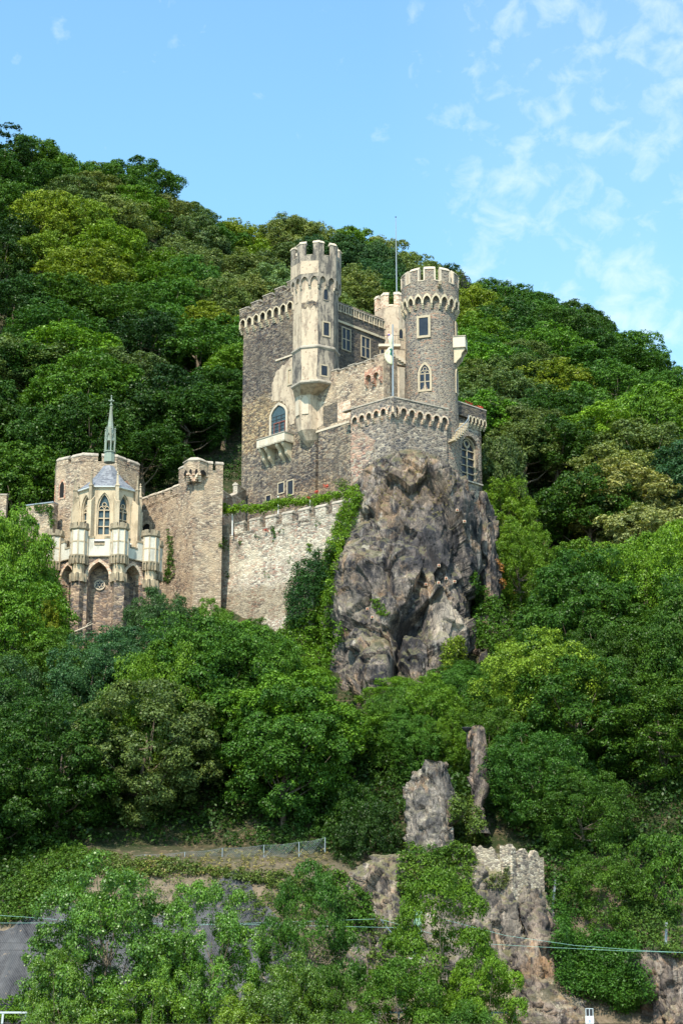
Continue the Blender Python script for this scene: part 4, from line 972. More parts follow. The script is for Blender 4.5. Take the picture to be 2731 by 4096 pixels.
for k in (6, 7):
    f, L = octf(Rp, k); mb = MB(); mb.slab(f, [(.04, zz(1093)), (.1, zz(1040)), (L - .05, zz(1045)), (L - .04, zz(1093))], [], -.05, .02); obj('plaster_face', mb, M['plaster'], octo)
f0, L0 = octf(Ro - .05, 0); f6, L6 = octf(Ro - .05, 6)
pxwin(octo, f0, 1288, 1321, 1286, 1348, fw=.17, pd=.012, mull=(0, 0)); pxwin(octo, f0, 1292, 1313, 1152, 1202, kind='pointed', fw=.07, pd=.012, fmat='plaster_g')
pxwin(octo, f0, 1279, 1313, 1458, 1508, fw=.17, pd=.07); pxwin(octo, f6, 1183, 1194, 1166, 1214, kind='pointed', fw=.06, pd=.012, fmat='copingw')
mb = MB(); fm, Lm = octf(Ro, 7)
# ------------------------------------------------------------------ crenellated wall between the towers (same plane as the keep)
cw = thing('courtyard_wall', 'reddish battlemented rubble wall between octagonal tower and flag terrace', 'wall', tuple(A(-4, 60)))
sa, ztop = A.hit(1294, 1500, .1); sb_, _ = A.hit(1525, 1420, .1); se, _ = A.hit(1533, 1400, .1)
wm = MB(); zm = A.hit(1330, 1712)[1] - .1; lowm = MB(); lowm.box(A, sa - .8, se, ZB, zm, -.9, .12); obj('lower_wall', lowm, M['keep'], cw); wm.box(A, sa - .8, se, zm, ztop - .55, -.9, .121); 
pe = A(se, 0, .12); Wf = Frame(pe.x, pe.y, math.degrees(math.atan2(215.0 - pe.y, at(1622, 1500, 214).x - pe.x))); Lw = 3.2
wm.slab(Wf, [(0, ZB), (0, ztop + .1), (.9, ztop + .1), (.9, ztop + .55), (Lw, ztop + .5), (Lw, ZB)], [], -.8, 0); o_ = obj('wall', wm, M['tower_r'], cw)
st, cp = MB(), MB(); crenel(A, sa - .1, sb_ - .2, 7, ztop - .6, ztop - .02, -.55, .12, st, cp, frac=.62, rnd=random.Random(8), jit=.12)
zt2 = A.hit(1560, 1405, .1)[1]
st.box(A, sb_ + .1, se, ztop - .6, zt2, -.9, .1)
b_ = obj('battlement', st, M['tower_r'], cw); obj('coping', cp, M['coping'], b_)
bc = MB(); a, z1_ = A.hit(1468, 1500, .12); b, _ = A.hit(1530, 1480, .12)
bs = MB(); machico(A, a, b, 2, z1_ - 1.2, z1_ - .7, z1_ - .25, z1_ + .4, .55, bs, bc, kind='round', pier=.3, drop=.5)
g_ = obj('bartizan', bs, M['rbrick'], cw); obj('corbel', bc, M['rbrick'], g_)
mb = MB(); a, z0_ = A.hit(1296, 1706); b, _ = A.hit(1352, 1690); _, z1_ = A.hit(1296, 1628); mb.box(A, a, b, z0_, z1_, 0, .135); obj('dark_masonry_patch', mb, M['wing'], cw)
mb = MB(); a, z0_ = A.hit(1353, 1688); b, _ = A.hit(1404, 1675); _, z1_ = A.hit(1353, 1615); mb.box(A, a, b, z0_, z1_, 0, .14); obj('brick_patch', mb, M['brick'], cw)
obj('plaster_patch', ragged(A, [(1268, 1718), (1268, 1610), (1292, 1606), (1294, 1700)], .15, .1, .06, 12), M['plaster'], cw)
# ------------------------------------------------------------------ bridge arch and gallery behind the flag, slender pole
gal = thing('gallery', 'small pale stone gallery with a pointed glazed opening beside the round tower', 'gallery', (8.2, 216, 70))
G_ = Frame(at(1570, 1500, 214.6).x, 214.6, 25)
a, z1_ = G_.hit(1580, 1330); b, _ = G_.hit(1622, 1330); _, z0_ = G_.hit(1600, 1400)
mb = MB(); mb.box(G_, a, b + 1.2, z0_ - 1.8, z0_ + .2, -.6, 0); mb.slab(G_, [(a, z0_), (a, z1_ - .8), (b + .5, z1_ + 1.4), (b + .5, z0_)], [], -.5, 0); obj('wall', mb, M['plaster'], gal)
pxwin(gal, G_, 1592, 1613, 1312, 1358, kind='pointed', fw=.10, pd=.012, pane='glass')
sm = MB()
for k in range(7): sm.box(G_, a - .4 + k * .34, a - .06 + k * .34, z0_ - 1.0 - k * .16, z0_ - .55 - k * .16, 0, .22)
obj('corbel', sm, M['copingw'], gal)
# ------------------------------------------------------------------ plaster stair turret behind with flagpole
tx, ty = at(1572, 1250, 229).x, 229.0
tur = thing('stair_turret', 'pale plastered turret with broad merlons behind the dark range', 'tower', (tx, ty, 66))
Rt = 2.35; zt = lambda v: ZV(v, ty - 2); st, cp = MB(), MB(); PHt = R(22.5 - 8)
mb = MB(); mb.frusta(tx, ty, [(Rt, 66), (Rt, zt(1228))], 8, PHt); obj('shaft', mb, M['plaster'], tur)
for k in range(8):
    f, L = octf(Rt + .02, k, PHt, tx, ty)
    st.box(f, 0, L, zt(1232), zt(1228), -.5, 0)
    if k % 2 == 1 or k == 6: pass
    st.box(f, L * .0, L * .32, zt(1228), zt(1182), -.45, 0); st.box(f, L * .68, L, zt(1228), zt(1182), -.45, 0)
    cap(cp, f, -.05, L * .32, zt(1182), -.45, 0, .22, .05, .35); cap(cp, f, L * .68, L + .05, zt(1182), -.45, 0, .22, .05, .35); cap(cp, f, L * .34, L * .66, zt(1226), -.45, 0, .16, .05, .2)
b_ = obj('battlement', st, M['brick'], tur); obj('coping', cp, M['copingw'], b_)
fl = thing('flagpole', 'tall thin bare flagpole rising from the plastered turret against the sky', 'flagpole', (at(1586, 1168, 228).x, 228, 78))
mb = MB(); p0 = at(1586, 1180, 228); p1_ = at(1582, 868, 228); mb.tube([p0, p0.lerp(p1_, .5), p1_], [.09, .07, .04], 6); obj('pole', mb, M['galv'], fl)
mb = MB(); mb.ball(p1_, .09); obj('finial', mb, M['iron'], fl)
# ------------------------------------------------------------------ round tower
rx, ry = at(1723, 1500, 215.6).x, 215.6; Rr = 2.98
rz = lambda v, r=Rr: ZV(v, ry - r)
rt_ = thing('round_tower', 'round basalt tower with cream arched corbels and twelve merlons', 'tower', (rx, ry, 66))
mb = MB(); mb.frusta(rx, ry, [(Rr + .12, 58), (Rr + .1, rz(1640)), (Rr, rz(1500)), (Rr - .08, rz(1215)), (Rr - .08, rz(1120))], 48); obj('shaft', mb, M['basalt'], rt_)
Rq = 3.32; TR = lambda s, z, d: Vector((rx + (Rq + d) * math.sin(s / Rq), ry - (Rq + d) * math.cos(s / Rq), z))
st, tr_, cp = MB(), MB(), MB(); per = 2 * math.pi * Rq; zs_, zm_ = ZV(1121, ry - Rq), ZV(1076, ry - Rq)
machico(TR, -per / 2, per / 2, 20, ZV(1205, ry - Rq), ZV(1196, ry - Rq), ZV(1180, ry - Rq), 0, .0001, MB(), MB())
n_ = 20; wd = per / n_; D = .40
for i in range(n_):
    a = -per / 2 + i * wd; b = a + wd; pw = wd * .12; zl_ = ZV(1212, ry - Rq)
    inner = arch_pts(a + pw, b - pw, zl_, ZV(1203, ry - Rq), ZV(1181, ry - Rq), 'pointed', 4)
    st.slab(TR, [(a, zl_)] + inner + [(b, zl_), (b, zs_ - .02), ((a + b) / 2, zs_ - .02), (a, zs_ - .02)], [], -D, 0)
    oo = arch_pts(a + .005, b - .005, zl_, ZV(1203, ry - Rq), ZV(1170, ry - Rq), 'pointed', 4)
    tr_.slab(TR, oo + inner[::-1], [], -.06, .06)
    for q in range(3):
        hh = .17
        tr_.box(TR, a, a + pw, zl_ - hh * (q + 1), zl_ - hh * q, -D, -D * (.05 + .28 * q)); tr_.box(TR, b - pw, b, zl_ - hh * (q + 1), zl_ - hh * q, -D, -D * (.05 + .28 * q))
nm = 11; wm_ = per / nm; off = -.10 * wm_
for i in range(nm):
    c_ = -per / 2 + i * wm_ + off + TR(0, 0, 0).x * 0; a = c_ + wm_ * .17; b = c_ + wm_ * .83
    for q in range(4):
        e0, e1 = lerp(a, b, q / 4), lerp(a, b, (q + 1) / 4)
        st.box(TR, e0, e1, zs_ - .03, zm_, -.5, 0)
        vs = []
        for s_ in (e0 - (.05 if q == 0 else 0), e1 + (.05 if q == 3 else 0)):
            for d_, h_ in ((.07, 0), (.07, .08), (-.28, .42), (-.62, .08), (-.62, 0)): vs.append(TR(s_, zm_ + h_, d_))
        cp.add(vs, [(0, 1, 2, 3, 4), (9, 8, 7, 6, 5)] + [(k, k + 5, (k + 1) % 5 + 5, (k + 1) % 5) for k in range(5)])
    for (e0, e1) in ((a - .07, a + .10), (b - .10, b + .07)): cp.box(TR, e0, e1, zs_, zm_ + .02, -.53, .045)
    g0, g1 = b + .05, c_ + wm_ * 1.17 - .05; cp.box(TR, g0, g1, zs_ - .05, zs_ + .06, -.56, .06); 
b_ = obj('battlement', st, M['basalt'], rt_); obj('coping', cp, M['copingw'], b_); obj('corbel_arches', tr_, M['trim'], b_)
mb = MB(); mb.frusta(rx, ry, [(Rr - .2, zs_ - .5), (Rr - .2, zs_ - .3)], 24); obj('roof_deck', mb, M['concrete'], rt_)
def tw(phi, v0, v1, width, kind='rect', **k):
    a = R(phi); nx_, ny_ = math.sin(a), -math.cos(a); px_, py_ = rx + (Rr + .02) * nx_, ry + (Rr + .02) * ny_
    f = Frame(px_, py_, math.degrees(math.atan2(nx_, -ny_))); yy_ = py_
    return window(rt_, f, -width / 2, width / 2, ZV(v1, yy_), ZV(v0, yy_), kind=kind, **k), f
tw(-17.5, 1262, 1351, 1.62, 'rect', fw=.27, pd=.0, proud=.07); tw(-16, 1448, 1566, 1.60, 'pointed', fw=.24, pd=.0, proud=.08, mull=(1, 2), trac=True)
tw(77, 1292, 1362, 1.1, 'rect', fw=.2, pd=.0); tw(74, 1472, 1578, 1.2, 'pointed', fw=.2, pd=.0, trac=True)
# little balcony on its right side
a = R(80); f = Frame(rx + Rr * math.sin(a), ry - Rr * math.cos(a), 80)
bx = thing('balcony', 'small plain cream box balcony on the right flank of the round tower', 'balcony', (rx + Rr + .6, ry - .5, 76))
zt_, zb_ = ZV(1362, ry - .4), ZV(1403, ry - .4)
mb = MB(); mb.box(f, -1.15, 1.0, zb_, zt_, -.3, 1.12); obj('parapet', mb, M['cream'], bx)
mb = MB(); mb.box(f, -1.22, 1.07, zt_, zt_ + .09, -.3, 1.2); mb.box(f, -1.2, 1.05, zb_ - .08, zb_, -.3, 1.17); obj('coping', mb, M['coping'], bx)
for dd_ in (-.85, .55):
    mb = MB(); prof = [(1.05 * (1 - t / 8) ** .75 + .08 * math.sin(t * 1.6), zb_ - .08 - 1.75 * t / 8) for t in range(9)]
    mb.slab(lambda s, z, d, q=dd_: f(q + d, z, s), [(-.2, zb_ - .08)] + prof + [(-.2, zb_ - 1.85)], [], -.16, .16); obj('bracket', mb, M['trim'], bx)
mb = MB(); mb.ball(TR(Rq * R(15), ZV(1145, ry - Rq), .15), .22, 8, 5, (1, 1.2, 1.1)); mb.box(TR, Rq * R(15) - .15, Rq * R(15) + .15, ZV(1142, ry - Rq), ZV(1130, ry - Rq), 0, .55); obj('gargoyle', mb, M['carved'], rt_)
# iron fire basket
fb = thing('fire_basket', 'rusty iron fire basket on an arm beside the round tower battlements', 'fire basket', tuple(at(1862, 1130, 215)))
bc_ = at(1862, 1128, 215); mb = MB(); mb.tube([at(1824, 1112, 215), at(1860, 1090, 215)], .05, 5); obj('arm', mb, M['iron'], fb)
mb = MB()
for k in range(8):
    a = math.pi * k / 8 * 2; mb.tube([bc_ + Vector((math.cos(a) * .6 * math.sin(t), math.sin(a) * .6 * math.sin(t), .75 * math.cos(t))) for t in [math.pi * q / 8 for q in range(9)]], .03, 4)
for t in (.8, 1.3, 1.8, 2.3): mb.tube([bc_ + Vector((math.cos(a) * .6 * math.sin(t), math.sin(a) * .6 * math.sin(t), .75 * math.cos(t))) for a in [2 * math.pi * q / 12 for q in range(13)]], .03, 4)
obj('basket', mb, M['iron'], fb)
# ------------------------------------------------------------------ flag terrace
TLf = Frame(C0.x, C0.y, -43); TRf = Frame(C0.x, C0.y, 34)
ter_ = thing('terrace_bastion', 'projecting stone terrace with round arched corbels crowning the rock', 'terrace', (C0.x, C0.y, 62))
sTl, _ = TLf.hit(1404, 1650); sTr, _ = TRf.hit(1793, 1640)
E1 = TLf(sTl, 0); E2 = TRf(sTr, 0); inn = .38
c1 = TLf(sTl, 0, -inn); c2 = C0 + Vector((.0, inn * 1.25, 0)); c3 = TRf(sTr, 0, -inn)
mb = MB(); _, zc = TLf.hit(1566, 1590)
mb.prism([(c2.x, c2.y), (c3.x, c3.y), (c3.x + .6, c3.y + 6), (c1.x + 4, c1.y + 5), (c1.x, c1.y)], 56, zc - .05)
mb.v = [tuple(v) for v in mb.v]; obj('wall', mb, M['terrace'], ter_)
_, za_ = TLf.hit(1563, 1626)
stt, trt = MB(), MB()
machico(TLf, sTl, -.02, 6, za_ - .62, za_ - .42, za_, zc, inn, stt, trt, kind='round', pier=.28, nsub=5, drop=.42, band=.16) if False else None
TLi = TLf.sh(-inn); TRi = TRf.sh(-inn)
machico(TLi, sTl, .2, 6, za_ - .75, za_ - .48, za_, zc, inn, stt, trt, kind='round', pier=.30, nsub=5, drop=.5, band=.17)
machico(TRi, -.2, sTr, 7, za_ - .75, za_ - .48, za_, zc, inn, stt, trt, kind='round', pier=.30, nsub=5, drop=.5, band=.17)
b_ = obj('parapet', stt, M['terrace'], ter_); obj('corbel_arches', trt, M['brick'], b_)
cp = MB(); cp.box(TLf, sTl - 1.4, .06, zc, zc + .14, -.6, .07); cp.box(TRf, .0, sTr + .05, zc + .002, zc + .142, -.6, .07); obj('coping', cp, M['coping'], b_)
obj('reddish_masonry', ragged(TLi, [(1404, 1700), (1404, 1945), (1462, 1890), (1490, 1800), (1500, 1760), (1470, 1745), (1430, 1700)], .03, .1, .12, 21), M['reddish'], ter_)
# ------------------------------------------------------------------ annex with the big gothic window
Fx = Frame(at(1785, 1750, 215.0).x, 215.0, 44)
an = thing('annex', 'stone annex with a tall gothic window right of the round tower', 'building', (Fx(2, 0).x, Fx(2, 0).y, 58))
sR, _ = Fx.hit(1925, 1850); _, zt_ = Fx.hit(1840, 1618); _, zb_ = Fx.hit(1925, 2000)
wx0, _ = Fx.hit(1846, 1850); wx1, _ = Fx.hit(1911, 1850); _, wz0 = Fx.hit(1880, 1926); _, wz1 = Fx.hit(1862, 1740)
hole = arch_pts(wx0, wx1, wz0, lerp(wz0, wz1, .70), wz1, 'round', 7)
mb = MB(); mb.slab(Fx, [(0, zb_ - 4), (0, zt_), (sR, zt_), (sR, zb_ - 4)], [hole], -.75, 0)
mb.slab(lambda s, z, d: Fx(sR + d, z, -s), [(.0, zb_ - 4), (0, zt_), (5, zt_), (5, zb_ - 4)], [], -.5, 0); mb.box(Fx, 0, sR - .6, zb_ - 4, zt_, -3, -1.0)
obj('wall', mb, M['terrace'], an)
window(an, Fx, wx0 - .02, wx1 + .02, wz0, wz1, kind='round', fw=.18, d=-.45, mull=(1, 4), pane='glass', zs=lerp(wz0, wz1, .70), trac=True)
mb = MB(); mb.box(Fx, wx0 - .35, wx1 + .55, wz0 - .16, wz0, -.1, .22); obj('sill', mb, M['coping'], an)
vo = MB(); o_ = arch_pts(wx0 - .42, wx1 + .42, wz0 + 1.6, lerp(wz0, wz1, .70), wz1 + .45, 'round', 7); i_ = arch_pts(wx0 - .01, wx1 + .01, wz0 + 1.6, lerp(wz0, wz1, .70), wz1 + .01, 'round', 7); vo.slab(Fx, o_ + i_[::-1], [], -.2, .05)
obj('voussoirs', vo, M['basalt'], an)
sx0, _ = Fx.hit(1862, 1700); stt, trt = MB(), MB(); _, za2 = Fx.hit(1888, 1676)
machico(Fx, sx0, sR + .45, 5, za2 - .6, za2 - .35, za2, zt_, .45, stt, trt, kind='round', pier=.34, drop=.55); stt.box(Fx, .9, sx0, za2 - .2, zt_, 0, .44)
b_ = obj('parapet', stt, M['wing'], an); obj('corbel_arches', trt, M['trim'], b_)
cp = MB(); cp.box(Fx, 1.0, sR + .5, zt_, zt_ + .13, -.3, .5); obj('coping', cp, M['coping'], b_)
# open stair curling round the tower foot
stv = thing('outdoor_stair', 'open stone stair with iron handrail curling round the foot of the round tower', 'stair', (rx + 3, ry - 3, 66))
tr_ = MB(); zs0 = ZV(1655, 212); zs1 = ZV(1745, 211); hr = []
for k in range(11):
    t = k / 10; a = R(lerp(88, 36, t)); zq = lerp(zs0, zs1, t); f = Frame(rx + (Rr + .1) * math.sin(a), ry - (Rr + .1) * math.cos(a), math.degrees(a))
    tr_.box(f, -.19, .19, zq - .10, zq, 0, 1.15)
    hr.append(f(0, zq, 1.12))
obj('treads', tr_, M['trim'], stv)
mb = MB(); mb.tube([p + Vector((0, 0, 1.0)) for p in hr], .045, 5)
for p in hr[::1]: mb.tube([p, p + Vector((0, 0, 1.0))], .02, 4)
obj('handrail', mb, M['galv'], stv)
# ------------------------------------------------------------------ flag, pole and person on the terrace
fp = thing('flagpole', 'short pale flagpole on the terrace corner carrying a limp yellow flag', 'flagpole', tuple(at(1570, 1582, 208.6)))
pa, pb = at(1571, 1584, 208.6), at(1570, 1298, 208.6); mb = MB(); mb.tube([pa, pb], [.10, .07], 8); obj('pole', mb, M['galv'], fp)
mb = MB()
fr_ = [[(1569, 1340), (1562, 1338), (1558, 1345), (1554, 1346)], [(1569, 1375), (1563, 1372), (1557, 1370), (1553, 1365)], [(1568, 1398), (1566, 1396), (1563, 1392), (1560, 1385)], [(1568, 1415), (1562, 1405), (1556, 1398), (1552, 1392)],
       [(1568, 1425), (1558, 1418), (1548, 1412), (1538, 1412)], [(1568, 1440), (1557, 1440), (1545, 1434), (1536, 1422)], [(1569, 1455), (1560, 1452), (1550, 1446), (1541, 1438)], [(1569, 1461), (1562, 1459), (1556, 1455), (1550, 1450)]]
vs = []; nf = len(fr_)
for j, row_ in enumerate(fr_):
    for i, (u, v) in enumerate(row_): vs.append(at(u, v, 208.55 + .18 * math.sin(i * 2.1 + j * .9)))
mb.add(vs, [(j * 4 + i, j * 4 + i + 1, j * 4 + 5 + i, j * 4 + 4 + i) for j in range(nf - 1) for i in range(3)])
flag = obj('flag', mb, M['flag'], None, smooth=True); tag(flag, 'pale yellow flag with a green edge hanging limp from the short pole', 'flag')
flag.data.materials.append(M['flaggreen'])
for q in (6, 7, 9): flag.data.polygons[q].material_index = 1
md = flag.modifiers.new('thick', 'SOLIDIFY'); md.thickness = .02
# a wheel-shaped emblem in green on the flag is too faint to read, kept as thin ring marks
# ------------------------------------------------------------------ curtain walls, bartizan tower
def wall_run(name, lab, u0, v0, u1, v1, Y0, Y1, vb, mat, nmer, thick=1.0, cat='wall', hm=.95, mfrac=.62, copm='coping', down=None, jit=.08, seed=3):
    a, b = at(u0, v0, Y0), at(u1, v1, Y1); f = Frame(a.x, a.y, math.degrees(math.atan2(b.y - a.y, b.x - a.x))); L = math.hypot(b.x - a.x, b.y - a.y)
    slope = (b.z - a.z) / L; t = thing(name, lab, cat, (lerp(a.x, b.x, .5), lerp(a.y, b.y, .5), a.z - 8))
    zb = min(ZV(vb, Y0), ZV(vb, Y1)) if down is None else down
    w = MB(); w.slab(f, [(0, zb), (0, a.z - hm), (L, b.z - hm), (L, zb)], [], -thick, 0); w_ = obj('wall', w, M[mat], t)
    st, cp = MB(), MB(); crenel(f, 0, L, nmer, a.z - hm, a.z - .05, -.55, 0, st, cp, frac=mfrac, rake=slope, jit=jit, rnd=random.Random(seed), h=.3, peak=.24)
    b_ = obj('battlement', st, M[mat], t); obj('coping', cp, M[copm], b_)
    return t, f, L, a, b
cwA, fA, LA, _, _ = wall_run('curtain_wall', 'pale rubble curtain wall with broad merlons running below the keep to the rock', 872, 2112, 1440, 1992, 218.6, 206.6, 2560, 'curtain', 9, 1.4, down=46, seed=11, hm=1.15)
cwB, fB, LB, _, _ = wall_run('curtain_wall', 'shorter rising curtain wall between the chapel and the square bartizan tower', 532, 2012, 715, 1940, 223.5, 217.2, 2500, 'tower_r', 6, 1.2, down=46, seed=12, copm='copingw', mfrac=.72, hm=1.0)
pxw = pxwin(cwB, fB, 566, 608, 2083, 2145, kind='pointed', fw=.28, pd=.01, pane='darkvoid', fmat='chapel', proud=.14)
# stepped batter at the foot of the long wall
mb = MB(); _, zq = fA.hit(1150, 2420)
mb.add([fA(0, 46, 0), fA(LA * .72, 46, 0), fA(LA * .72, 57, 0), fA(0, 57, 0), fA(0, 46, 1.5), fA(LA * .72, 46, 1.5), fA(LA * .72, 57, .02), fA(0, 57, .02)], [(4, 5, 6, 7), (0, 4, 7, 3), (1, 2, 6, 5), (3, 7, 6, 2), (0, 1, 5, 4)])
obj('battered_foot', mb, M['curtain'], cwA)
for (pl, sd) in () and (([(905, 2230), (960, 2180), (1010, 2200), (1000, 2300), (930, 2320)], 31), ([(1180, 2150), (1330, 2110), (1345, 2160), (1200, 2220)], 32), ([(1010, 2130), (1120, 2110), (1110, 2200), (1040, 2260)], 33)):
    obj('lime_render', ragged(fA, pl, .035 + .003 * (sd - 30), .1, .22, sd), M_CREAM if False else M['plaster'], cwA)
# square tower with bartizan corner
ca = at(776, 2100, 214.5); QL = Frame(ca.x, ca.y, -52); QR = Frame(ca.x, ca.y, 14)
sq = thing('square_tower', 'square rubble tower with a corner bartizan between the two curtain walls', 'tower', (ca.x, ca.y, 52))
sl0, _ = QL.hit(712, 2100); sr0, _ = QR.hit(889, 2100); e1 = QL(sl0, 0); e2 = QR(sr0, 0)
zt_ = ZV(1925, 214.5); mb = MB(); mb.prism([(ca.x, ca.y), (e2.x, e2.y), (e2.x - 1.2, e2.y + 4), (e1.x, e1.y)], 46, zt_ + 1.4)
obj('wall', mb, M['tower_r'], sq)
st, cp = MB(), MB()
for (f, s0, s1, n) in ((QL, sl0, -.9, 1), (QR, 1.2, sr0, 2)):
    crenel(f, s0, s1, n, zt_ + 1.3, zt_ + 2.15, -.5, .02, st, cp, frac=.66 if n > 1 else .99, h=.3, peak=.26)
zc_ = ZV(1840, 213.5)
cbx = MB(); bxp = [(ca.x + .0 - 1.3, ca.y + .25), (ca.x - .75, ca.y - .75), (ca.x + .55, ca.y - .85), (ca.x + 1.35, ca.y + .15), (ca.x + .9, ca.y + 1.2), (ca.x - .9, ca.y + 1.2)]
cbx.prism(bxp, ZV(1893, 213.8), zc_); bq = obj('bartizan', cbx, M['tower_r'], sq)
ccap = MB(); n_ = len(bxp); cxm = sum(p[0] for p in bxp) / n_; cym = sum(p[1] for p in bxp) / n_
big = [(cxm + (p[0] - cxm) * 1.08, cym + (p[1] - cym) * 1.08) for p in bxp]; sml = [(cxm + (p[0] - cxm) * .6, cym + (p[1] - cym) * .6) for p in bxp]
ccap.add([(p[0], p[1], zc_) for p in big] + [(p[0], p[1], zc_ + .12) for p in big] + [(p[0], p[1], zc_ + .5) for p in sml], [tuple(range(6))[::-1]] + [(i, (i + 1) % 6, (i + 1) % 6 + 6, i + 6) for i in range(6)] + [(i + 6, (i + 1) % 6 + 6, (i + 1) % 6 + 12, i + 12) for i in range(6)] + [tuple(range(12, 18))])
obj('coping', ccap, M['coping'], bq)
bcm = MB(); bcd = MB()
for i in (0, 1, 2):
    p, q = Vector((*bxp[i], 0)), Vector((*bxp[i + 1], 0)); f = Frame(p.x, p.y, math.degrees(math.atan2((q - p).y, (q - p).x))); L = (q - p).length; zz_ = ZV(1893, 213.8)
    m_ = 2 if i == 1 else 1
    for k in range(m_ + 1):
        s_ = lerp(0, L, k / m_)
        for q_ in range(4): bcm.box(f, s_ - .16, s_ + .16, zz_ - .22 * (q_ + 1), zz_ - .22 * q_, -.7, -.02 - .15 * q_)
    for k in range(m_): bcd.slab(f, arch_pts(lerp(0, L, k / m_) + .17, lerp(0, L, (k + 1) / m_) - .17, zz_ - .05, zz_ + .15, zz_ + .5, 'pointed', 4), [], 0, .02)
obj('corbel', bcm, M['brick'], bq); obj('machicolation_opening', bcd, M['darkvoid'], bq)
b_ = obj('battlement', st, M['tower_r'], sq); obj('coping', cp, M['coping'], b_)
# low wall from the square tower to the keep
t_, f_, L_, _, _ = wall_run('linking_wall', 'short pale wall joining the square tower to the left corner of the keep', 893, 1965, 985, 1925, 219.5, 226.0, 2150, 'curtain', 2, .9, down=58, seed=5, hm=1.0)
# ground inside the walls
mb = MB(); q = [fA(-1, 0), fA(LA, 0), A(-.2, 0), A(sL - 4, 0), Vector((at(890, 2000, 226).x, 226, 0))]
q = [q[0] - fA.n * 1.3, q[1] - fA.n * 1.3] + q[2:]; mb.prism([(p.x, p.y) for p in q], 55, 60.2); obj_ = obj('courtyard_ground', mb, M['concrete']); tag(obj_, kind='structure')
# vine pergola
rv_ = random.Random(5); VP = [(880, 2030, 217.5), (940, 2032, 216.8), (1000, 2025, 216), (1060, 2022, 215.2), (1100, 2010, 214.8), (1150, 1998, 214.2), (1200, 2005, 213.6), (1260, 2000, 213), (1300, 1985, 212.4), (1350, 1972, 211.5), (1415, 1948, 210.4)]
pp = []
for k in range(330):
    t = rv_.random() * (len(VP) - 1); i = int(t); a, b = VP[i], VP[min(i + 1, len(VP) - 1)]; g = t - i
    pp.append(at(lerp(a[0], b[0], g), lerp(a[1], b[1], g) + rv_.gauss(0, 9) + 8, lerp(a[2], b[2], g) + rv_.uniform(-.9, .9)))
vine = thing('vine_pergola', 'leafy vine pergola above the long curtain wall battlements', 'pergola', (at(1150, 2050, 214).x, 214, 60.2))
vo_ = mass('vine_foliage', [p - Vector(vine.location) for p in pp], .34, 26, .22, 'bright green', seed=41); vo_.parent = vine
for (u, v0, v1, Y) in ((1113, 1985, 2070, 214.5), (930, 2030, 2100, 216.8), (1240, 2000, 2060, 213)):
    mb = MB(); p, q = at(u, v0, Y), at(u, v1, Y); q.z = 60.2; mb.tube([p, q], .07, 6); obj('post', mb, M['white'], vine)
for i, (u, v, Y, r) in enumerate(((1306, 1945, 212.2, .32), (1268, 1968, 212.8, .25), (1235, 1992, 213, .2), (1060, 2120, 214, .2))):
    t = mass('potted_flowers', [at(u, v, Y) + Vector((rv_.gauss(0, r * .6), rv_.gauss(0, r * .5), rv_.gauss(0, r * .35))) for k in range(9)], r * .5, 16, .13, (.75, .17, .14),
             ['coral flowers in a pot on the ledge below the plaster strip', 'coral flowers among the vine leaves left of the potted ones', 'pink flowers low in the vine near its middle', 'pink flowers peeping between merlons of the long wall'][i], 'flowers', seed=50 + i, group='flowers on the castle walls')
mass('shrub', [at(1372 + rv_.gauss(0, 12), 1940 + rv_.gauss(0, 12), 211.2) for k in range(30)], .4, 20, .16, 'dull green', 'wispy green shrub with pink blossom at the foot of the terrace wall', 'shrub', seed=56)
# annex terrace flowers
for i, (u, v) in enumerate(((1873, 1613), (1913, 1630))):
    p = Fx(*Fx.hit(u, v, .1), .1)
    mass('flower_box', [p + Fx.d * rv_.uniform(-.6, .6) + Vector((0, 0, rv_.uniform(-.05, .15))) for k in range(12)], .16, 14, .13, (.62, .10, .09) if i == 0 else (.78, .16, .14),
         ['dark red flowers on the annex parapet near the tower', 'bright coral flowers on the annex parapet near its right end'][i], 'flowers', seed=60 + i, group='flowers on the annex parapet')

# ------------------------------------------------------------------ chapel on its arcaded platform
ox, oy = at(397, 2222, 203.0).x, 203.0 + 4.92
PO = R(22.5) - R(45)
ch = thing('chapel', 'small yellow sandstone gothic chapel with slate roof and green copper spire', 'chapel', (ox, oy, 54))
Rc = 3.18; bx_, by_ = ox + .12, oy; zf = by_ - Rc * math.cos(R(22.5)); cz = lambda v: ZV(v, zf)
z_s, z_e = cz(2160), cz(1950)
def poly_frames(x, y, R_, ks):
    return [octf(R_, k, PO, x, y) for k in ks]
mb = MB()
for k in range(8):
    f, L = octf(Rc, k, PO, bx_, by_)
    if k in (0, 1, 7, 2, 6):
        wz0, wz1 = cz(2138), cz(1977); ww_ = .58
        mb.slab(f, [(0, cz(2240)), (0, z_e), (L, z_e), (L, cz(2240))], [arch_pts(L / 2 - ww_ - .16, L / 2 + ww_ + .16, wz0 - .1, lerp(wz0, wz1, .66), wz1 + .22, 'pointed')], -.45, 0)
        window(ch, f, L / 2 - ww_ - .18, L / 2 + ww_ + .18, wz0 - .12, wz1 + .25, kind='pointed', fw=.17, d=-.26, mull=(1, 3), pane='stained', fmat='chapel', zs=lerp(wz0, wz1, .62), trac=True, proud=.12)
    else: mb.box(f, 0, L, cz(2240), z_e, -.4, 0)
obj('wall', mb, M['chapel'], ch)
mb = MB(); mb.frusta(bx_, by_, [(Rc + .10, z_s - .22), (Rc + .2, z_s - .1), (Rc + .05, z_s + .02)], 8, PO, cap=False)
mb.frusta(bx_, by_, [(Rc - .05, z_e - .02), (Rc + .26, z_e), (Rc + .30, z_e + .12), (Rc - .05, z_e + .12)], 8, PO); obj('cornice', mb, M['white'], ch)
mb = MB(); z_a = cz(1846) + .3
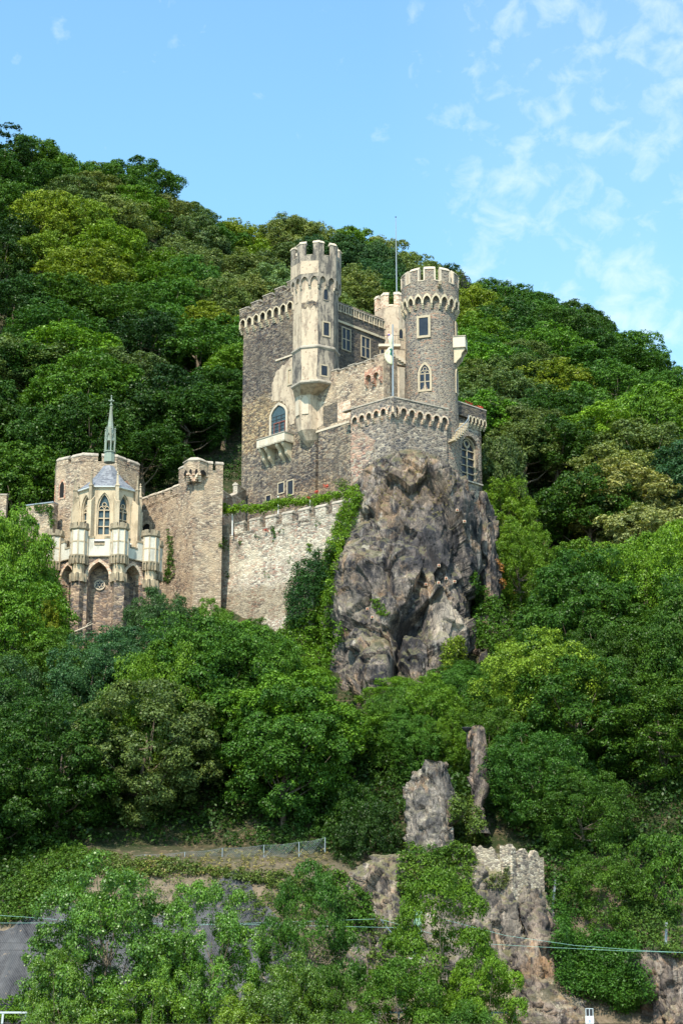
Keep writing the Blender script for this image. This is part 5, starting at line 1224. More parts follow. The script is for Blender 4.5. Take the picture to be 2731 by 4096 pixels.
mb.frusta(bx_, by_, [(Rc + .24, z_e + .121), (Rc * .62, lerp(z_e, z_a, .42)), (Rc * .33, lerp(z_e, z_a, .78)), (.62, z_a)], 8, PO); obj('roof', mb, M['slate'], ch)
for k in range(8):
    a = PO + math.pi / 4 * k; nx_, ny_ = math.sin(a), -math.cos(a)
    if ny_ > .5: continue
    f = Frame(bx_ + Rc * nx_, by_ + Rc * ny_, math.degrees(math.atan2(nx_, -ny_)))
    mb = MB(); mb.box(f, -.30, .30, cz(2320), cz(2180), -.2, .95); mb.box(f, -.24, .24, cz(2180), cz(2010), -.2, .72)
    mb.add([f(-.24, cz(2010), .72), f(.24, cz(2010), .72), f(.24, cz(1985), 0), f(-.24, cz(1985), 0), f(-.24, cz(2010), 0), f(.24, cz(2010), 0)], [(0, 1, 2, 3), (0, 4, 5, 1), (0, 3, 4), (1, 5, 2)])
    bt = obj('buttress', mb, M['chapel'], ch)
    mb = MB(); mb.frusta(f(0, 0, .45).x, f(0, 0, .45).y, [(.24, cz(2010)), (.22, cz(1950)), (.30, cz(1948)), (.30, cz(1944)), (.16, cz(1940)), (.10, cz(1905)), (.17, cz(1903)), (.05, cz(1898)), (.10, cz(1893)), (.02, cz(1888))], 4, a + R(45))
    obj('pinnacle', mb, M['carved'] if k in (0, 7, 2, 6) else M['chapel'], bt)
# lantern and spire (copper)
sp = MB(); sx_, sy_ = bx_ + .05, by_; zc1 = lambda v: ZV(v, sy_)
sp.frusta(sx_, sy_, [(.62, zc1(1850)), (.58, zc1(1812)), (.68, zc1(1811)), (.68, zc1(1807)), (.3, zc1(1806))], 8, PO)
for k in range(6):
    a = 2 * math.pi * k / 6 + .3; x_, y_ = sx_ + .55 * math.sin(a), sy_ - .55 * math.cos(a)
    sp.tube([(x_, y_, zc1(1808)), (x_, y_, zc1(1765))], .085, 6); sp.tube([(x_ * 1, y_, zc1(1768)), (x_, y_, zc1(1722))], [.10, .05], 4); sp.ball((x_, y_, zc1(1718)), .10, 6, 4); sp.ball((x_, y_, zc1(1710)), .05, 6, 4)
    b2 = 2 * math.pi * (k + 1) / 6 + .3; x2, y2 = sx_ + .55 * math.sin(b2), sy_ - .55 * math.cos(b2); xm, ym = (x_ + x2) / 2, (y_ + y2) / 2
    sp.tube([(x_, y_, zc1(1768)), (xm * 1.0, ym, zc1(1735)), (x2, y2, zc1(1768))], .06, 4)
sp.frusta(sx_, sy_, [(.50, zc1(1766)), (.42, zc1(1735)), (.27, zc1(1690)), (.12, zc1(1630)), (.10, zc1(1625)), (.2, zc1(1621)), (.2, zc1(1619)), (.08, zc1(1616)), (.07, zc1(1608)), (.19, zc1(1606)), (.19, zc1(1601)), (.07, zc1(1599)), (.05, zc1(1588)), (.11, zc1(1585)), (.03, zc1(1581))], 8, PO)
for k in range(4):
    a = math.pi / 2 * k + .4; sp.ball((sx_ + .24 * math.cos(a), sy_ + .24 * math.sin(a), zc1(1603)), .09, 6, 4)
obj('spire', sp, M['copper'], ch)
# platform: arcade with pointed niches, corner piers, white parapet and turrets
pf = thing('chapel_platform', 'octagonal chapel platform of red brown stone with deep pointed niches and white turreted parapet', 'platform', (ox, oy, 44))
Rp_ = 5.28; zfp = oy - Rp_ * math.cos(R(22.5)); pz = lambda v: ZV(v, zfp)
zb_ = pz(2560); zpar = pz(2224)
base = MB(); nic = MB(); arc_ = MB(); par = MB(); crn = MB(); frm = MB()
for k in range(8):
    f, L = octf(Rp_, k, PO, ox, oy)
    if k in (0, 1, 7, 2, 6):
        w_ = 1.12; nh0, nh1 = zb_, pz(2246)
        zsn = lerp(pz(2330), nh1, .30)
        hole = [(L / 2 - w_, zb_ + .02)] + arch_pts(L / 2 - w_, L / 2 + w_, zb_ + .02, zsn, nh1, 'pointed', 6, False) + [(L / 2 + w_, zb_ + .02)]
        base.slab(f, [(0, zb_ - 3), (0, zpar), (L, zpar), (L, zb_ - 3)], [hole], -1.5, 0)
        base.box(f, .2, L - .2, zb_ - 3, zpar - .1, -1.9, -1.5)
        o_ = arch_pts(L / 2 - w_ - .3, L / 2 + w_ + .3, pz(2318), zsn, nh1 + .32, 'pointed', 6); i_ = arch_pts(L / 2 - w_ + .03, L / 2 + w_ - .03, pz(2318), zsn, nh1 - .03, 'pointed', 6)
        arc_.slab(f, o_ + i_[::-1], [], -1.45, .035)
    else: base.box(f, 0, L, zb_ - 3, zpar, -1.4, 0)
    # parapet
    fp_ = f.sh(.06); z0p, z1p, z2p = zpar, pz(2182), pz(2153)
    par.box(fp_, 0, L, z0p, z1p, -.25, 0)
    par.box(fp_, .6, L * .36, z1p, z2p, -.25, 0); par.box(fp_, L * .64, L - .6, z1p, z2p, -.25, 0)
    crn.box(fp_, .6, L * .36 + .05, z2p, z2p + .22, -.3, .05); crn.box(fp_, L * .64 - .05, L - .6, z2p, z2p + .22, -.3, .05); crn.box(fp_, L * .38, L * .62, z1p - .0, z1p + .18, -.3, .05)
    frm.box(fp_, 0, L, z0p - .10, z0p, -.3, .12)
obj('arcade_wall', base, M['chbase'], pf); obj('niche_arches', arc_, M['brick'], pf); pr_ = obj('parapet', par, M['parapet'], pf); obj('coping', crn, M['carved'], pr_); obj('string_course', frm, M['carved'], pr_)
# rose window in the front niche
f, L = octf(Rp_, 0, PO, ox, oy); zr = pz(2331) + .1; cs = L / 2
ring = lambda r, m=16, cx_=0, cz_=0: [(cs + cx_ + r * math.cos(2 * math.pi * k / m), zr + cz_ + r * math.sin(2 * math.pi * k / m)) for k in range(m)]
mb = MB(); mb.slab(f, ring(.58), [ring(.48)], -1.5, -1.36)
for k in range(6):
    a = 2 * math.pi * k / 6; mb.slab(f, ring(.17, 8, .30 * math.cos(a), .30 * math.sin(a)), [ring(.12, 8, .30 * math.cos(a), .30 * math.sin(a))], -1.5, -1.38)
rw = obj('rose_window', mb, M['copingw'], pf); mb = MB(); mb.slab(f, ring(.5), [], -1.5, -1.45); obj('pane', mb, M['glass'], rw)
# corner turrets on tapering corbels over square piers
for k in range(8):
    a = PO + math.pi / 4 * k; nx_, ny_ = math.sin(a), -math.cos(a)
    if ny_ > .45: continue
    x_, y_ = ox + Rp_ * nx_, oy + Rp_ * ny_; tz = lambda v: ZV(v + (0), zfp)
    f = Frame(x_, y_, math.degrees(math.atan2(nx_, -ny_)))
    mb = MB(); mb.box(f, -.52, .52, zb_ - 3, tz(2322), -.6, .72); pier = obj('pier', mb, M['chbase'], pf)
    xx, yy = f(0, 0, .22).x, f(0, 0, .22).y
    mb = MB(); mb.frusta(xx, yy, [(.62, tz(2322)), (.74, tz(2300)), (.62, tz(2296)), (.66, tz(2262)), (.80, tz(2248)), (.96, tz(2226))], 8, a + R(22.5)); cbk = obj('corbel', mb, M['chapel'], pier)
    tb = MB()
    for q in range(8):
        fo, Lo = octf(.90, q, a + R(22.5), xx, yy)
        for s_ in (0.0, Lo * .5, Lo): tb.box(fo, s_ - .07, s_ + .07, tz(2262), tz(2232), -.2, .12)
        for s_ in (0.0, Lo): tb.box(fo, s_ - .07, s_ + .07, tz(2322) - .25, tz(2298), -.45, -.02)
    obj('carving', tb, M['carved'], cbk)
    mb = MB(); mb.frusta(xx, yy, [(.90, tz(2226)), (.90, tz(2128))], 8, a + R(22.5)); tu = obj('turret', mb, M['parapet'], pf)
    rb = MB(); hd = MB()
    for q in range(8):
        fo, Lo = octf(.90, q, a + R(22.5), xx, yy)
        rb.box(fo, -.065, .065, tz(2226), tz(2128), -.1, .05); hd.box(fo, -.05, Lo + .05, tz(2232), tz(2226), -.3, .12); rb.box(fo, 0, Lo, tz(2176), tz(2171), -.1, .035)
    hd.frusta(xx, yy, [(.88, tz(2128)), (1.06, tz(2122)), (1.06, tz(2114)), (.6, tz(2114))], 8, a + R(22.5))
    for q in range(8):
        fo, Lo = octf(1.05, q, a + R(22.5), xx, yy); hd.box(fo, Lo * .22, Lo * .78, tz(2114), tz(2099), -.25, .0)
    obj('ribs', rb, M['chapel'], tu); obj('battlement', hd, M['carved'], tu)
# polygonal ruined hall behind the chapel
hx, hy = at(384, 2000, 216.5).x, 216.5 + .4; Rh = 5.0
ha = thing('hall_tower', 'broad polygonal rubble tower behind the chapel with brick arched openings', 'tower', (hx, hy, 54))
hz = lambda v: ZV(v, hy - Rh + .5); PHh = R(-12)
mb = MB(); mb.frusta(hx, hy, [(Rh, 50), (Rh, hz(1846))], 8, PHh); obj('wall', mb, M['keep'] if False else M['tower_r'], ha)
st, cp = MB(), MB()
for k in range(8):
    f, L = octf(Rh, k, PHh, hx, hy)
    for (a_, b_) in ((0, .44), (.56, 1)):
        st.box(f, L * a_, L * b_, hz(1850), hz(1826), -.6, 0); cap(cp, f, L * a_, L * b_, hz(1826), -.6, 0, .3, .05, .3)
b_ = obj('battlement', st, M['tower_r'], ha); obj('coping', cp, M['coping'], b_)
for k, fr in ((6, .55), (7, .25), (0, .72), (1, .45)):
    f, L = octf(Rh, k, PHh, hx, hy); m_ = L * fr
    if k == 0: continue
    window(ha, f, m_ - .5, m_ + .5, hz(1985) if k != 1 else hz(1975), hz(1905), kind='pointed', fw=.18, pd=.01, pane='darkvoid', fmat='rbrick', proud=.06)
fo, Lo = octf(Rh, 0, PHh, hx, hy); window(ha, fo, Lo * .62, Lo * .62 + 1.3, hz(1965), hz(1908), kind='pointed', fw=.2, pd=.01, pane='darkvoid', fmat='rbrick', proud=.06)
mb = MB(); p = at(445, 1850, hy); mb.box(lambda s, z, d: Vector((p.x + s, p.y + d, z)), -.65, .65, hz(1860), hz(1812), -.6, .6); chm = obj('chimney', mb, M['plaster'], ha)
mb = MB(); mb.box(lambda s, z, d: Vector((p.x + s, p.y + d, z)), -.78, .78, hz(1812), hz(1805), -.72, .72)
for q in (-.3, .3): mb.tube([(p.x + q, p.y, hz(1806)), (p.x + q, p.y, hz(1776))], .13, 8)
obj('chimney_pot', mb, M['carved'], chm)
# low ivy-grown wall at far left
lw = thing('low_wall', 'low grey ivy grown wall left of the chapel', 'wall', (at(150, 2060, 212).x, 212, 56)); p0 = at(95, 2025, 213); p1_ = at(215, 2022, 211.5)
f = Frame(p0.x, p0.y, math.degrees(math.atan2(p1_.y - p0.y, p1_.x - p0.x))); L = (p1_ - p0).length; mb = MB(); mb.slab(f, [(-.5, 52), (-.5, p0.z - .6), (.4, p0.z + .0), (L, p0.z + .0), (L, 52)], [], -1, 0); obj('wall', mb, M['tower_r'], lw)
mb = MB(); mb.box(f, .3, L, p0.z, p0.z + .12, -1.05, .08); obj('coping', mb, M['galv'], lw); pxwin(lw, f, 143, 163, 2092, 2112, fw=.07, pd=.01, pane='glass', fmat='coping')
lw2 = thing('low_wall', 'crumbling stub of wall at the left edge of the photo', 'wall', (at(10, 2000, 214).x, 214, 56)); p0 = at(-30, 1985, 214); mb = MB(); mb.box(lambda s, z, d: Vector((p0.x + s, 214 + d, z)), 0, 1.7, 54, p0.z, -.5, .5); obj('wall', mb, M['tower_r'], lw2)
cp = MB(); cap(cp, lambda s, z, d: Vector((p0.x + s, 214 - d, z)), 0, 1.7, p0.z, -.5, .5, .2, .05, .2); obj('coping', cp, M['coping'], lw2)
# ------------------------------------------------------------------ person on the gallery
def skinned(name, joints, edges, mat, parent, sub=2):
    me = bpy.data.meshes.new(name); off = Vector(parent.location) if parent else Vector((0, 0, 0))
    me.from_pydata([tuple(Vector(j[0]) - off) for j in joints], edges, []); o = bpy.data.objects.new(name, me); COL.objects.link(o)
    if parent: o.parent = parent
    m = o.modifiers.new('skin', 'SKIN'); me.skin_vertices.new() if not me.skin_vertices else None
    for i, j in enumerate(joints): me.skin_vertices[0].data[i].radius = (j[1], j[1] * .85)
    me.skin_vertices[0].data[0].use_root = True
    o.modifiers.new('sub', 'SUBSURF').levels = sub; o.modifiers['sub'].render_levels = sub; me.materials.append(mat); return o
pf_ = at(1555, 1381, 209.9 + 3.2)
sdir = 1
pers = thing('person', 'blond person in a blue strapless top and pale shorts standing behind the yellow flag', 'person', tuple(pf_))
def P3(x, y, z): return pf_ + Vector((x, y, z))
J = [(P3(0, 0, .92), .13), (P3(0, 0, 1.12), .115), (P3(0, 0, 1.34), .14), (P3(0, -.01, 1.47), .055), (P3(.01, -.02, 1.53), .055), (P3(.03, -.05, 1.62), .095), (P3(.03, -.05, 1.70), .075),
     (P3(-.19, 0, 1.38), .055), (P3(-.24, .02, 1.12), .045), (P3(-.10, -.22, 1.05), .035), (P3(-.02, -.30, 1.08), .03),
     (P3(.19, 0, 1.38), .055), (P3(.26, -.02, 1.14), .045), (P3(.30, -.22, 1.06), .035), (P3(.30, -.30, 1.08), .03),
     (P3(-.10, 0, .86), .10), (P3(-.10, .0, .48), .07), (P3(-.10, .02, .08), .045), (P3(-.10, -.12, .03), .04), (P3(.10, 0, .86), .10), (P3(.11, -.0, .48), .07), (P3(.12, .02, .08), .045), (P3(.12, -.12, .03), .04)]
E = [(0, 1), (1, 2), (2, 3), (3, 4), (4, 5), (5, 6), (2, 7), (7, 8), (8, 9), (9, 10), (2, 11), (11, 12), (12, 13), (13, 14), (0, 15), (15, 16), (16, 17), (17, 18), (0, 19), (19, 20), (20, 21), (21, 22)]
skinned('body', J, E, M['skin'], pers)
skinned('top', [(P3(0, 0, 1.08), .135), (P3(0, 0, 1.22), .14), (P3(0, 0, 1.35), .155)], [(0, 1), (1, 2)], M['blue'], pers)
skinned('shorts', [(P3(0, 0, .98), .14), (P3(0, 0, .88), .15), (P3(-.10, 0, .72), .115), (P3(.10, 0, .72), .115)], [(0, 1), (1, 2), (1, 3)], M['white'], pers)
skinned('hair', [(P3(.0, .03, 1.74), .085), (P3(-.02, .06, 1.64), .10), (P3(-.03, .07, 1.50), .07)], [(0, 1), (1, 2)], M['hair'], pers)
mb = MB(); mb.box(lambda s, z, d: P3(s, d, z), -1.2, 1.3, -.3, .0, -.5, .6); pl_ = thing('terrace_platform', 'small stone landing where the person stands behind the flag', 'landing', tuple(P3(0, 0, -.3))); obj('slab', mb, M['copingw'], pl_)
mb = MB()
for k in range(9): mb.tube([P3(-1.1 + k * .3, -.45, 0), P3(-1.1 + k * .3, -.45, 1.0)], .015, 4)
mb.tube([P3(-1.15, -.45, 1.0), P3(1.35, -.45, 1.0)], .025, 5); obj('railing', mb, M['iron'], pl_)

# ------------------------------------------------------------------ rock anchors on the outcrop
Ru = np.array([pix(p) for p in ROCKV[::1]])
def on_rock(u, v, verts=ROCKV, uv=Ru):
    d = (uv[:, 0] - u) ** 2 + (uv[:, 1] - v) ** 2; idx = np.argsort(d)[:12]; return verts[idx[np.argmin(verts[idx][:, 1])]]
anc = [(1820, 2037, 'beside the upper right edge of the rock'), (1852, 2094, 'high on the right flank of the rock'), (1757, 2272, 'topmost of the cluster in the middle of the rock'), (1774, 2314, 'second down in the middle cluster on the rock'), (1754, 2331, 'lowest of the middle cluster on the rock'),
       (1697, 2335, 'left of the middle cluster on the rock'), (1821, 2326, 'right of the middle cluster on the rock'), (1464, 2438, 'upper of two on the lower left of the rock'), (1484, 2470, 'lower of two on the lower left of the rock')]
src = None
for i, (u, v, lb) in enumerate(anc):
    p = Vector(on_rock(u, v)) + Vector((0, -.12, 0))
    t = thing('rock_anchor', 'small square rusty anchor plate ' + lb, 'anchor plate', tuple(p), 'rock anchors on the outcrop')
    if src is None:
        mb = MB(); Tn = lambda s, z, d: p + Vector((s, -d, z)); mb.box(Tn, -.15, .15, -.15, .15, -.3, .04); m1 = obj('plate', mb, M['copingw'], t)
        mb = MB(); mb.box(Tn, -.10, .10, -.10, .10, .04, .07); mb.frusta(p.x, p.y - .1, [(.05, p.z - .05), (.05, p.z + .05)], 6); m2 = obj('nut', mb, M['redstain'], m1); src = (m1, m2)
    else:
        a = src[0].copy(); COL.objects.link(a); a.parent = t; b = src[1].copy(); COL.objects.link(b); b.parent = a
# spotlight near slim pinnacle
p = at(1866, 2918, 175.5); sp_ = thing('floodlight', 'dark round floodlight above the slim rock pinnacle', 'floodlight', tuple(p))
mb = MB(); mb.frusta(p.x, p.y, [(.12, p.z - .25), (.34, p.z - .05), (.44, p.z + .12), (.40, p.z + .18)], 12); obj('housing', mb, M['iron'], sp_); mb = MB(); mb.tube([p - Vector((0, 0, .25)), p - Vector((-.1, 0, 1.6))], .05, 6); obj('post', mb, M['iron'], sp_)

# ------------------------------------------------------------------ ruined lower tower and wall
ra = at(2042, 3500, 165.4); RL = Frame(ra.x, ra.y, -38); RRf = Frame(ra.x, ra.y, 36)
ru = thing('ruined_tower', 'roofless broken rubble tower with jagged top above the road cliff', 'ruin', (ra.x, ra.y, 12))
def jag(f, s0, s1, zb, tops, th, mb, seed, n=None):
    rg = random.Random(seed); out_ = []
    for i in range(len(tops) - 1):
        (a, za_), (b, zb_) = tops[i], tops[i + 1]; m = max(1, int(abs(b - a) / .22))
        for k in range(m): out_.append((lerp(a, b, k / m) + rg.uniform(-.04, .04), lerp(za_, zb_, k / m) + rg.uniform(-.16, .16)))
    out_.append(tops[-1]); mb.slab(f, [(s0, zb)] + out_ + [(s1, zb)], [], -th, 0)
def tp(f, L): return [f.hit(u, v) for u, v in L]
mb = MB(); t1 = tp(RL, [(1998, 3386), (2012, 3380), (2040, 3378), (2046, 3392)]); jag(RL, t1[0][0], t1[-1][0], ZV(3580, 165), t1, .6, mb, 1)
t2 = tp(RRf, [(2043, 3392), (2046, 3455), (2060, 3470), (2072, 3480), (2062, 3420), (2076, 3400), (2095, 3400), (2108, 3412), (2112, 3440), (2122, 3418), (2138, 3406), (2150, 3410), (2158, 3425), (2172, 3425), (2173, 3440)])
jag(RRf, .0, t2[-1][0], ZV(3660, 166), t2, .6, mb, 2)
e = RRf(t2[-1][0], 0); fb_ = Frame(e.x, e.y, 90); jag(fb_, 0, 2.6, ZV(3660, 166), [(0, ZV(3428, 167)), (1.2, ZV(3440, 167)), (2.6, ZV(3460, 167))], .5, mb, 3); obj('wall', mb, M['ruin'], ru)
wl = thing('ruined_wall', 'low broken rubble wall joining the ruined tower to the ivy slope', 'ruin', (at(1900, 3450, 166).x, 166, 12)); q0 = at(1810, 3400, 166.8); q1 = at(2002, 3400, 165.8)
f = Frame(q0.x, q0.y, math.degrees(math.atan2(q1.y - q0.y, q1.x - q0.x))); mb = MB(); t3 = tp(f, [(1808, 3402), (1830, 3388), (1860, 3382), (1920, 3386), (1975, 3392), (1982, 3432), (1994, 3445), (2003, 3445)]); jag(f, t3[0][0], t3[-1][0], ZV(3530, 166), t3, .6, mb, 5); obj('wall', mb, M['ruin'], wl)
# ------------------------------------------------------------------ netted slope
s = NT('slope_mesh_cloth'); g = s.pos()
wv = s.n('ShaderNodeTexWave'); wv.wave_type = 'BANDS'; s.put(wv.inputs['Vector'], s.pos(rot=(0, R(38), 0))); wv.inputs['Scale'].default_value = 2.2; wv.inputs['Distortion'].default_value = 1.2; wv.inputs['Detail'].default_value = 2
c = s.mix(s.ramp(s.noise(s.pos((1, 1, .35)), .7, 6, .65), [(.35, 0), (.65, 1)]), (.035, .035, .04), (.10, .098, .10))
c = s.mix(s.math('MULTIPLY', s.ramp(wv.outputs[0], [(.55, 0), (.75, 1)]), .25), c, (.17, .167, .165))
c = s.mix(s.ramp(s.noise(g, .9, 7, .7), [(.60, 0), (.68, .75)]), c, (.40, .29, .19))
netm = s.fin(c, .85, s.bump(s.noise(s.pos((1, 1, .3)), 1.4, 6, .6), .9, .4))
TOPU = [-200, 0, 120, 200, 260, 330, 420, 520, 600, 680, 700, 800, 870, 930, 970, 1010, 1080, 1150, 1240, 1300]; TOPV = [3760, 3745, 3680, 3650, 3625, 3640, 3690, 3720, 3700, 3640, 3600, 3590, 3530, 3500, 3505, 3600, 3660, 3740, 3860, 3940]
V = []; nx_, nz_ = 190, 80
for j in range(nz_):
    for i in range(nx_):
        x = lerp(-30, -1.4, i / (nx_ - 1)); u_est = 1365 + x / 160 * F; vt = interp(u_est, TOPU, TOPV)
        # parameter down the slope: find y where terrain projects at vt
        V.append([x, vt, j / (nz_ - 1)])
VV = []
cache = {}
for (x, vt, t) in V:
    key = round(x, 4)
    if key not in cache:
        yy = 158.0
        while yy < 172 and pix((x, yy, H(x, yy)))[1] > vt: yy += .15
        cache[key] = yy
    yt = cache[key]; y = lerp(157.2, yt, t); z = H(x, y)
    wr = .32 * fbm(x * .9 + .4 * math.sin(y), y * .12, 2.0, 4) + .22 * abs(math.sin(x * 1.9 + 1.5 * fbm(x * .3, y * .2, 5))) ** 3
    VV.append((x + .0, y - .28 - wr * .8, z + .22 + wr * .6))
i = np.arange(nx_ * nz_).reshape(nz_, nx_); Fq = np.stack([i[:-1, :-1], i[:-1, 1:], i[1:, 1:], i[1:, :-1]], -1).reshape(-1, 4)
me = np_mesh('rockfall_net', VV, Fq); me.materials.append(netm); me.shade_smooth(); o = bpy.data.objects.new('rockfall_net', me); COL.objects.link(o); tag(o, 'dark grey erosion mesh draped in folds over the slope beside the road', 'netting')
# ------------------------------------------------------------------ mesh fence along the top of the slope
fe = thing('mesh_fence', 'wire mesh fence with grey posts along the top of the netted slope', 'fence', (-12, 171, 19))
FP = [(330, 3450), (434, 3425), (580, 3418), (740, 3408), (890, 3392), (1056, 3380), (1196, 3368), (1300, 3350)]
fpts = []
for (u, v) in FP:
    Y = 171.0; p = at(u, v, Y); fpts.append(p)
mb_ = MB()
for p in fpts:
    mb = MB(); mb.tube([p, p - Vector((0, 0, 1.25))], .04, 6); obj('post', mb, M['galv'], fe)
ms = MB()
for a, b in zip(fpts[:-1], fpts[1:]):
    n_ = int((b - a).length / .16)
    sag = lambda t: -.10 * math.sin(math.pi * t)
    ms.tube([a.lerp(b, t / 6) + Vector((0, 0, sag(t / 6))) for t in range(7)], .014, 3)
    for k in range(n_):
        t = k / n_; p = a.lerp(b, t) + Vector((0, 0, sag(t))); q = a.lerp(b, min(1, t + 6 / n_)) + Vector((0, 0, -1.15)); ms.tube([p, q], .006, 3)
        q = a.lerp(b, max(0, t - 6 / n_)) + Vector((0, 0, -1.15)); ms.tube([p, q], .006, 3)
obj('wire_mesh', ms, M['galv'], fe)
# ------------------------------------------------------------------ grey posts, green mast, wires
def pole_(name, lab, u, v0, v1, Y, r, mat='galv', cat='post', lean=0):
    p, q = at(u, v0, Y), at(u + lean, v1, Y); t = thing(name, lab, cat, tuple(q)); mb = MB(); T = lambda s, z, d: q.lerp(p, z) + Vector((s, d, 0))
    mb.box(T, -r, r, 0, 1, -r * .3, r * .3); mb.box(T, -r, -r + .03, 0, 1, -r * 1.2, -r * .3); mb.box(T, r - .03, r, 0, 1, -r * 1.2, -r * .3); obj('profile', mb, M[mat], t)
    mb = MB(); mb.box(lambda s, z, d: q + Vector((s, d, z)), -r * 2, r * 2, -.5, .03, -r * 2, r * 2); obj('foot', mb, M['concrete'], t); return t
pole_('fence_post', 'grey steel post standing right of the ruined tower', 2220, 3520, 3650, 168.5, .08, lean=-14)
pole_('fence_post', 'grey steel post near the right edge above the ivy bank', 2663, 3690, 3812, 163.5, .09, lean=-4)
pole_('catenary_mast', 'pale green steel mast behind the big front maple', 1671, 3640, 3830, 157.0, .30, 'greenpost', 'mast', lean=-6)
def wire(name, lab, pts, r=.02, mat='wire', grp=None):
    mb = MB(); mb.tube(pts, r, 4); o = obj(name, mb, M[mat]); tag(o, lab, 'wire', grp); return o
Yw = 155.0
def wp(L, Y=Yw): return [at(u, v, Y) for u, v in L]
g_ = 'overhead railway wires'
wire('overhead_wire', 'upper pale green wire crossing the lower right side', wp([(1668, 3650), (2020, 3742), (2300, 3782), (2560, 3802), (2800, 3814)]), .012, grp=g_)
wire('overhead_wire', 'lower pale green wire crossing the lower right side', wp([(1520, 3677), (1850, 3770), (2120, 3786), (2500, 3804), (2800, 3812)]), .012, grp=g_)
wire('overhead_wire', 'upper pale green wire at the lower left before the net', wp([(-60, 3658), (100, 3668), (300, 3684), (800, 3700), (1500, 3676)]), .012, grp=g_)
wire('overhead_wire', 'lower pale green wire at the lower left before the net', wp([(-60, 3692), (150, 3692), (600, 3694), (1100, 3700), (1640, 3712)]), .012, grp=g_)
wire('overhead_wire', 'upper thin dark wire across the netted slope', wp([(-60, 3770), (400, 3776), (1000, 3780), (1640, 3760)]), .012, 'iron', g_)
wire('overhead_wire', 'lower thin dark wire across the netted slope', wp([(-60, 3800), (400, 3802), (1000, 3806), (1640, 3800)]), .012, 'iron', g_)
wire('bracket_strut', 'diagonal grey strut left of the pale green mast', wp([(1520, 3677), (1622, 3800)], 156.5), .05, 'galv')
# ------------------------------------------------------------------ guard rail along the road
gr = thing('guard_rail', 'pale grey steel railing along the road at the bottom edge', 'railing', (-10, 146, 5.4))
zr_ = ZV(4048, 146.0); mb = MB(); Tg = lambda s, z, d: Vector((s, 146 + d, z)); mb.box(Tg, -60, at(2060, 4060, 146).x, zr_ - .10, zr_ + .03, -.09, .09); obj('top_rail', mb, M['rail'], gr)
x_end = at(2060, 4060, 146).x
mb = MB(); mb.box(Tg, -60, x_end, zr_ - 1.0, zr_ - .88, -.05, .05); obj('lower_rail', mb, M['rail'], gr)
x0 = at(8, 4060, 146).x; k = 0; st_ = at(101, 4060, 146).x - x0; x = x0 - st_ * 2; srcp = None
while x < x_end:
    if srcp is None:
        mb = MB(); mb.box(lambda s, z, d: Vector((x + s + (z) * .10, 146 + d, zr_ - .1 - 1.9 * (1 - z))), -.07, .07, 0, 1, -.06, .06); srcp = obj('post', mb, M['rail'], gr); x_src = x
    else:
        o = srcp.copy(); COL.objects.link(o); o.parent = gr; o.location.x += x - x_src
    x += st_
# information stele with screen frame
p = at(2357, 4096, 152); stl = thing('information_board', 'white information board with a dark framed panel at the lower right', 'sign', (p.x, 152, 5.42))
Ts = lambda s, z, d: Vector((p.x + s, 152 - d, z)); zt_ = ZV(4036, 152); zm_ = ZV(4064, 152)
mb = MB(); mb.box(Ts, -.31, .31, 5.42, zm_, -.1, .05); obj('board', mb, M['white'], stl); mb = MB()
for s_ in (-.26, 0, .26): mb.box(Ts, s_ - .025, s_ + .025, zm_, zt_, -.05, .03)
mb.box(Ts, -.28, .28, zt_, zt_ + .05, -.05, .03); obj('frame', mb, M['rail'], stl)
mb = MB(); mb.box(Ts, -.26, .26, zm_, zt_, -.04, -.01); obj('panel', mb, M['iron'], stl)
mb = MB(); zc_ = ZV(4085, 152); mb.box(Ts, -.055, .055, zc_ - .09, zc_ + .09, .05, .056); obj('blue_symbol', mb, M['signblue'], stl)
mb = MB(); mb.box(Ts, -.012, .012, zc_ - .06, zc_ + .06, .056, .06); mb.box(Ts, -.03, .03, zc_ + .005, zc_ + .025, .056, .0605); obj('white_cross_mark', mb, M['white'], stl)
mb = MB()
for q in range(2): mb.box(Ts, -.16, .16, zm_ - .10 - q * .06, zm_ - .08 - q * .06, .05, .054)
obj('text_lines', mb, M['concrete'], stl)
# cyclist behind the railing, mostly hidden by leaves
pc = Vector((at(340, 4040, 148).x, 148.2, 5.45)); per2 = thing('person', 'cyclist in a blue shirt half hidden behind the front poplar', 'person', tuple(pc))
def Q3(x, y, z): return pc + Vector((x, y, z))
J = [(Q3(0, 0, .95), .13), (Q3(.08, 0, 1.15), .12), (Q3(.18, 0, 1.38), .14), (Q3(.24, 0, 1.48), .055), (Q3(.27, 0, 1.55), .06), (Q3(.30, 0, 1.64), .095), (Q3(.30, 0, 1.72), .08), (Q3(.2, -.2, 1.36), .055), (Q3(.32, -.24, 1.12), .045), (Q3(.5, -.2, 1.0), .035), (Q3(.2, .2, 1.36), .055), (Q3(.32, .24, 1.12), .045), (Q3(.5, .2, 1.0), .035),
     (Q3(0, -.1, .88), .10), (Q3(.3, -.1, .6), .07), (Q3(.15, -.1, .2), .045), (Q3(.27, -.1, .14), .04), (Q3(0, .1, .88), .10), (Q3(.34, .1, .75), .07), (Q3(.25, .1, .35), .045), (Q3(.37, .1, .3), .04)]
E = [(0, 1), (1, 2), (2, 3), (3, 4), (4, 5), (5, 6), (2, 7), (7, 8), (8, 9), (2, 10), (10, 11), (11, 12), (0, 13), (13, 14), (14, 15), (15, 16), (0, 17), (17, 18), (18, 19), (19, 20)]
skinned('body', J, E, M['skin'], per2); skinned('shirt', [(Q3(0, 0, 1.0), .14), (Q3(.08, 0, 1.15), .135), (Q3(.18, 0, 1.38), .16)], [(0, 1), (1, 2)], M['blue'], per2)
bk = thing('bicycle', 'dark bicycle ridden by the person in the blue shirt', 'bicycle', tuple(pc)); 
